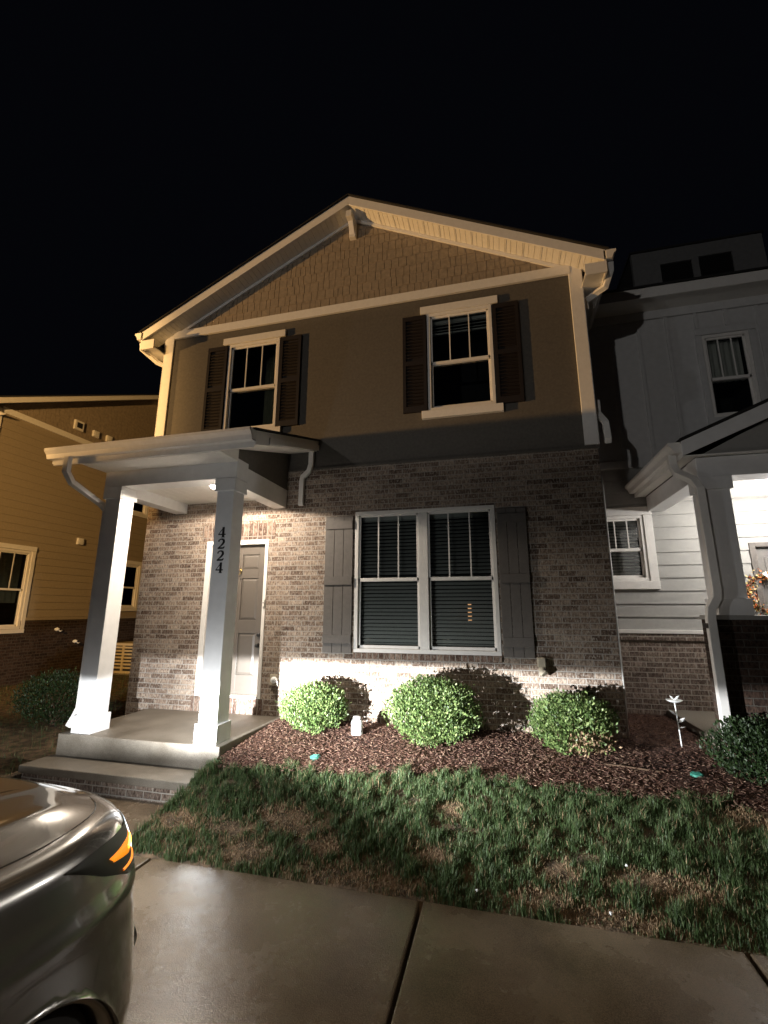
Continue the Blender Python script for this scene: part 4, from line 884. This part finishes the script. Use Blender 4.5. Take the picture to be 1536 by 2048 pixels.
# ------------------------------------------------------------------ car (nose toward the house)
def build_car():
    CX_, CY = -3.535, -3.80; G = ZD; W = .945; D = .80; LEN = 4.55
    t = thing('car', 'silver car with glowing amber and white headlights parked with its nose toward the house', 'car', (CX_, CY-2.2, G))
    e = 2.6
    def outline(u):      # u 0..1: nose centre -> right side -> tail centre ; returns dx, s, tangent-ish
        ls = [D*1.55, LEN-2*D, D*1.5]; tot = sum(ls)
        q = u*tot
        if q < ls[0]: th = q/ls[0]*math.pi/2; return W*abs(math.sin(th))**(2/e), D-D*abs(math.cos(th))**(2/e)
        if q < ls[0]+ls[1]: return W, D+(q-ls[0])
        th = (q-ls[0]-ls[1])/ls[2]*math.pi/2; return W*abs(math.cos(th))**(2/e), LEN-D+D*abs(math.sin(th))**(2/e)
    sm = lambda a, b, x: (lambda k: k*k*(3-2*k))(min(1, max(0, (x-a)/(b-a))))
    def S(u, v, off=0.):
        dx, s = outline(u)
        hoodf = lambda q: .975+.055*sm(0, .6, q)+.07*sm(.6, 1.6, q)+.03*sm(3.4, 4.4, q)
        hood = hoodf(s)
        # v 0..0.55 side profile, 0.55..1 over the hood
        if v < .55:
            k = v/.55
            zz = np.interp(k, [0, .1, .25, .45, .62, .78, .9, .96, 1], [.20, .26, .40, .58, .74, .86, .95, .985, 1.0])
            ins = np.interp(k, [0, .1, .25, .45, .62, .78, .9, .96, 1], [-.03, -.045, -.055, -.04, -.02, .006, .030, .055, .085])
            if ins < 0: ins = ins*sm(1.3, .35, s)-ins*0
            crease = .012*math.exp(-((k-.66)/.05)**2)
            ins -= crease
            z = G+zz*hood; ins += off*-1
            sc_ = max(0., 1-ins/W); nose = sm(D*1.4, 0, s)
            x = dx*sc_; y = s+ins*(1 if s < LEN/2 else -1)*(1 if s < D or s > LEN-D else 0)
            ds = 1-abs(s-D)/1e9
            if s < D: y = D-(D-s)*(1-ins/D)
            elif s > LEN-D: y = LEN-D+(s-(LEN-D))*(1-ins/D)
            else: y = s
            return Vector((CX_+x, CY-y, z))
        k = (v-.55)/.45; ins = .085+.0
        x = dx*(1-ins/W); y = D-(D-s)*(1-ins/D) if s < D else (LEN-D+(s-(LEN-D))*(1-ins/D) if s > LEN-D else s)
        scn = min(max(s, .75), LEN-.7)
        kk = k
        xa = abs(x*(1-kk)); ya = y*(1-kk)+scn*kk
        crown = .05*(1-(xa/W)**2)*sm(.0, .25, kk)+.018*math.exp(-((xa-.62)/.045)**2)*sm(.25, .8, ya)+.014*math.exp(-((xa-.34)/.04)**2)*sm(.2, .7, ya)
        z = G+hoodf(ya)+crown+off
        return Vector((CX_+x*(1-kk), CY-(y*(1-kk)+scn*kk), z))
    def patch(us, vs, mirror, off=0., name='body', mat=None, parent=t, sub=False, mask=None):
        m = MB(); nu, nv = len(us), len(vs)
        for s_ in mirror:
            b = len(m.v); P = [[S(u, v, off) for v in vs] for u in us]
            m.v += [(CX_+(p.x-CX_)*s_, p.y, p.z) for row in P for p in row]
            for i in range(nu-1):
                for j in range(nv-1):
                    if mask and not mask((us[i]+us[i+1])/2, (vs[j]+vs[j+1])/2): continue
                    m.f.append((b+i*nv+j, b+(i+1)*nv+j, b+(i+1)*nv+j+1, b+i*nv+j+1))
        return m
    us = [i/260 for i in range(261)]; vs = [i/70 for i in range(71)]
    m = patch(us, vs, (1, -1)); nb = len(m.v)
    # wheel-arch openings: drop body faces inside the arch circles
    wheels = (.80, 3.55); ZW = G+.34; ZA = G+.26
    for i, (vx, vy, vz) in enumerate(m.v):
        for s_ in wheels:
            dy, dz = vy-(CY-s_), vz-ZA; q = math.hypot(dy, dz)
            if abs(vx-CX_) > .80 and .30 < q < .422: m.v[i] = (vx, CY-s_+dy/q*.410, ZA+dz/q*.410)
    nf = []
    for f in m.f:
        c = sum((Vector(m.v[i]) for i in f), Vector())/len(f)
        if abs(c.x-CX_) > .80 and any(math.hypot(c.y-(CY-s_), c.z-ZA) < .407 for s_ in wheels): continue
        nf.append(f)
    m.f = nf
    me = m.build('body', M_PAINT, t, smooth=True)
    bm = bmesh.new(); bm.from_mesh(me.data); bmesh.ops.remove_doubles(bm, verts=bm.verts, dist=.002); bmesh.ops.recalc_face_normals(bm, faces=bm.faces); bm.to_mesh(me.data); bm.free()
    for p in me.data.polygons: p.use_smooth = True
    # arch trims and wheels
    for sx in (1, -1):
        for s_ in wheels:
            ring = []; 
            m = MB(); n = 30; vs_ = []
            for i in range(n+1):
                a = math.radians(-18)+math.radians(216)*i/n; 
                for rr_, xo in ((.385, .80), (.395, .945), (.421, .949), (.427, .930)):
                    vs_.append((CX_+sx*xo, CY-s_+math.cos(a)*rr_, ZA+math.sin(a)*rr_))
            m.v = vs_; m.f = [(i*4+j, (i+1)*4+j, (i+1)*4+j+1, i*4+j+1) for i in range(n) for j in range(3)]
            m.build('arch_trim', M_PAINT, t, smooth=True)
            m = MB(); m.lathe((CX_+sx*.62, CY-s_, ZW), [(.40, .0 if sx > 0 else 0), (.40, sx*.28)], 30, 'x'); m.lathe((CX_+sx*.62, CY-s_, ZW), [(0, 0), (.40, 0)], 30, 'x'); m.build('wheel_well', M_PLAST, t)
            wz = ZW; ty = MB(); ty.lathe((CX_+sx*.82, CY-s_, wz), [(.22, -.11), (.30, -.11), (.328, -.09), (.335, -.05), (.335, .05), (.328, .09), (.30, .11), (.22, .11)], 36, 'x')
            wh = ty.build('wheel', M_TYRE, t, smooth=True)
            rm = MB(); rm.lathe((CX_+sx*.82, CY-s_, wz), [(.225, sx*-.10), (.225, sx*.09), (.21, sx*.10), (.20, sx*.05)], 36, 'x')
            for k in range(10):
                a = 2*math.pi*k/10; ca, sa = math.cos(a), math.sin(a); x_ = CX_+sx*.88
                rm.tube([(x_+sx*.01, CY-s_+ca*.03, wz+sa*.03), (x_, CY-s_+ca*.12, wz+sa*.12), (x_-sx*.005, CY-s_+ca*.21, wz+sa*.21)], [.018, .013, .012], 6)
            rm.lathe((CX_+sx*.88, CY-s_, wz), [(.05, -sx*.03), (.05, sx*.025), (0, sx*.03)], 18, 'x'); rm.build('rim', M_RIM, wh, smooth=False)
    # head-lamps wrapped round the corner: dark housing, amber strip, white edge
    # in (u,v): side tip at larger u; corner near the nose side
    def uof(s):   # find u on the side with distance s from the nose
        lo, hi = 0., .5
        for _ in range(40):
            mid = (lo+hi)/2
            if outline(mid)[1] < s: lo = mid
            else: hi = mid
        return lo
    def lens(name, pts_top, pts_bot, mat, off, mirror, parent):
        """patch between two (u,v) curves"""
        m = MB(); n = 26; r = 8
        for s_ in mirror:
            b = len(m.v)
            for i in range(n+1):
                q = i/n; tu = np.interp(q, np.linspace(0, 1, len(pts_top)), [p[0] for p in pts_top]); tv = np.interp(q, np.linspace(0, 1, len(pts_top)), [p[1] for p in pts_top])
                bu = np.interp(q, np.linspace(0, 1, len(pts_bot)), [p[0] for p in pts_bot]); bv = np.interp(q, np.linspace(0, 1, len(pts_bot)), [p[1] for p in pts_bot])
                for j in range(r+1):
                    k = j/r; p = S(bu+(tu-bu)*k, bv+(tv-bv)*k, off*(.35+.65*math.sin(math.pi*min(.999, max(.001, k)))) if off > .004 else off)
                    m.v.append((CX_+(p.x-CX_)*s_, p.y, p.z))
            for i in range(n):
                for j in range(r): m.f.append((b+i*(r+1)+j, b+(i+1)*(r+1)+j, b+(i+1)*(r+1)+j+1, b+i*(r+1)+j+1))
        return m.build(name, mat, parent, smooth=True)
    U = uof
    for s_ in (1, -1):
        hl = lens('headlight', [(U(.06), .492), (U(.25), .497), (U(.45), .498), (U(.66), .492)], [(U(.06), .368), (U(.2), .374), (U(.34), .388), (U(.5), .432), (U(.66), .490)], M_PLAST, .006, (s_,), t)
        lens('indicator', [(U(.19), .464), (U(.34), .468), (U(.47), .462)], [(U(.20), .424), (U(.30), .424), (U(.44), .444)], M_AMBER, .010, (s_,), hl)
        lens('indicator', [(U(.19), .410), (U(.27), .408), (U(.38), .412)], [(U(.19), .398), (U(.27), .399), (U(.38), .407)], M_AMBER, .010, (s_,), hl)
        lens('indicator_bulb', [(U(.20), .456), (U(.25), .460), (U(.31), .454)], [(U(.20), .436), (U(.25), .430), (U(.31), .436)], M_AMBERC, .013, (s_,), hl)
        lens('lamp', [(U(.02), .49), (U(.10), .494), (U(.20), .490)], [(U(.02), .385), (U(.10), .378), (U(.19), .382)], M_DRL, .012, (s_,), hl)
        lens('fog_lamp', [(U(.04), .215), (U(.10), .235), (U(.18), .215)], [(U(.04), .165), (U(.10), .155), (U(.18), .165)], M_WPLA, .016, (s_,), t)
    gr = lens('grille', [(0.0, .40), (U(.012), .40), (U(.022), .39)], [(0.0, .22), (U(.012), .22), (U(.022), .23)], M_PLAST, .006, (1, -1), t)
    # shut line of the hood: thin dark groove laid on the surface
    def line(pts, nm, r_=.0022):
        for s_ in (1, -1):
            P = [S(u, v, .0005) for u, v in pts]; MB().tube([(CX_+(p.x-CX_)*s_, p.y, p.z) for p in P], r_, 5).build(nm, M_BLACK, t)
    line([(U(.12+.06*i), .575-.0*i) for i in range(22)], 'hood_seam')
    # door seams
    for s0 in (1.55, 2.65): line([(U(s0), .08+.02*i) for i in range(24)], 'door_seam')
    # cabin
    m = MB(); sect = [(1.30, .74, .97), (1.95, .62, 1.40), (2.35, .60, 1.50), (3.3, .58, 1.50), (3.8, .56, 1.40), (4.25, .60, 1.05)]
    for s_, hw, zt in sect:
        zb = .95; 
        m.v += [(CX_-hw-.12, CY-s_, G+zb), (CX_-hw, CY-s_, G+zt-.08 if zt > 1.1 else G+zt), (CX_-hw*.8, CY-s_, G+zt), (CX_, CY-s_, G+zt+.03), (CX_+hw*.8, CY-s_, G+zt), (CX_+hw, CY-s_, G+zt-.08 if zt > 1.1 else G+zt), (CX_+hw+.12, CY-s_, G+zb)]
    k = 7
    m.f = [(i*k+j, (i+1)*k+j, (i+1)*k+j+1, i*k+j+1) for i in range(len(sect)-1) for j in range(k-1)]+[tuple(range(k)), tuple(range((len(sect)-1)*k, len(sect)*k))]
    ca = m.build('cabin', simple('dark_car_glass', (.01, .011, .012), .06, spec=.8), t, smooth=False)
    m = MB(); m.add([(CX_-.5, CY-2.0, G+1.44), (CX_+.5, CY-2.0, G+1.44), (CX_+.5, CY-2.35, G+1.525), (CX_+.48, CY-3.3, G+1.525), (CX_+.46, CY-3.8, G+1.42), (CX_-.46, CY-3.8, G+1.42), (CX_-.48, CY-3.3, G+1.525), (CX_-.5, CY-2.35, G+1.525)], [(0, 1, 2, 7), (7, 2, 3, 6), (6, 3, 4, 5)]); m.build('roof_panel', M_PAINT, t)
    for s_ in (1, -1):
        m = MB(); m.tube([(CX_+s_*.82, CY-1.62, G+.98), (CX_+s_*.90, CY-1.60, G+1.02)], .02, 8); m.box(min(CX_+s_*.88, CX_+s_*1.06), max(CX_+s_*.88, CX_+s_*1.06), CY-1.68, CY-1.55, G+.97, G+1.12); m.build('mirror', M_PAINT, t, .03)
    lens('tail_light', [(.80, .45), (.86, .45)], [(.80, .36), (.86, .36)], simple('red_lens', (.25, .01, .01), .2), .008, (1, -1), t)
build_car()
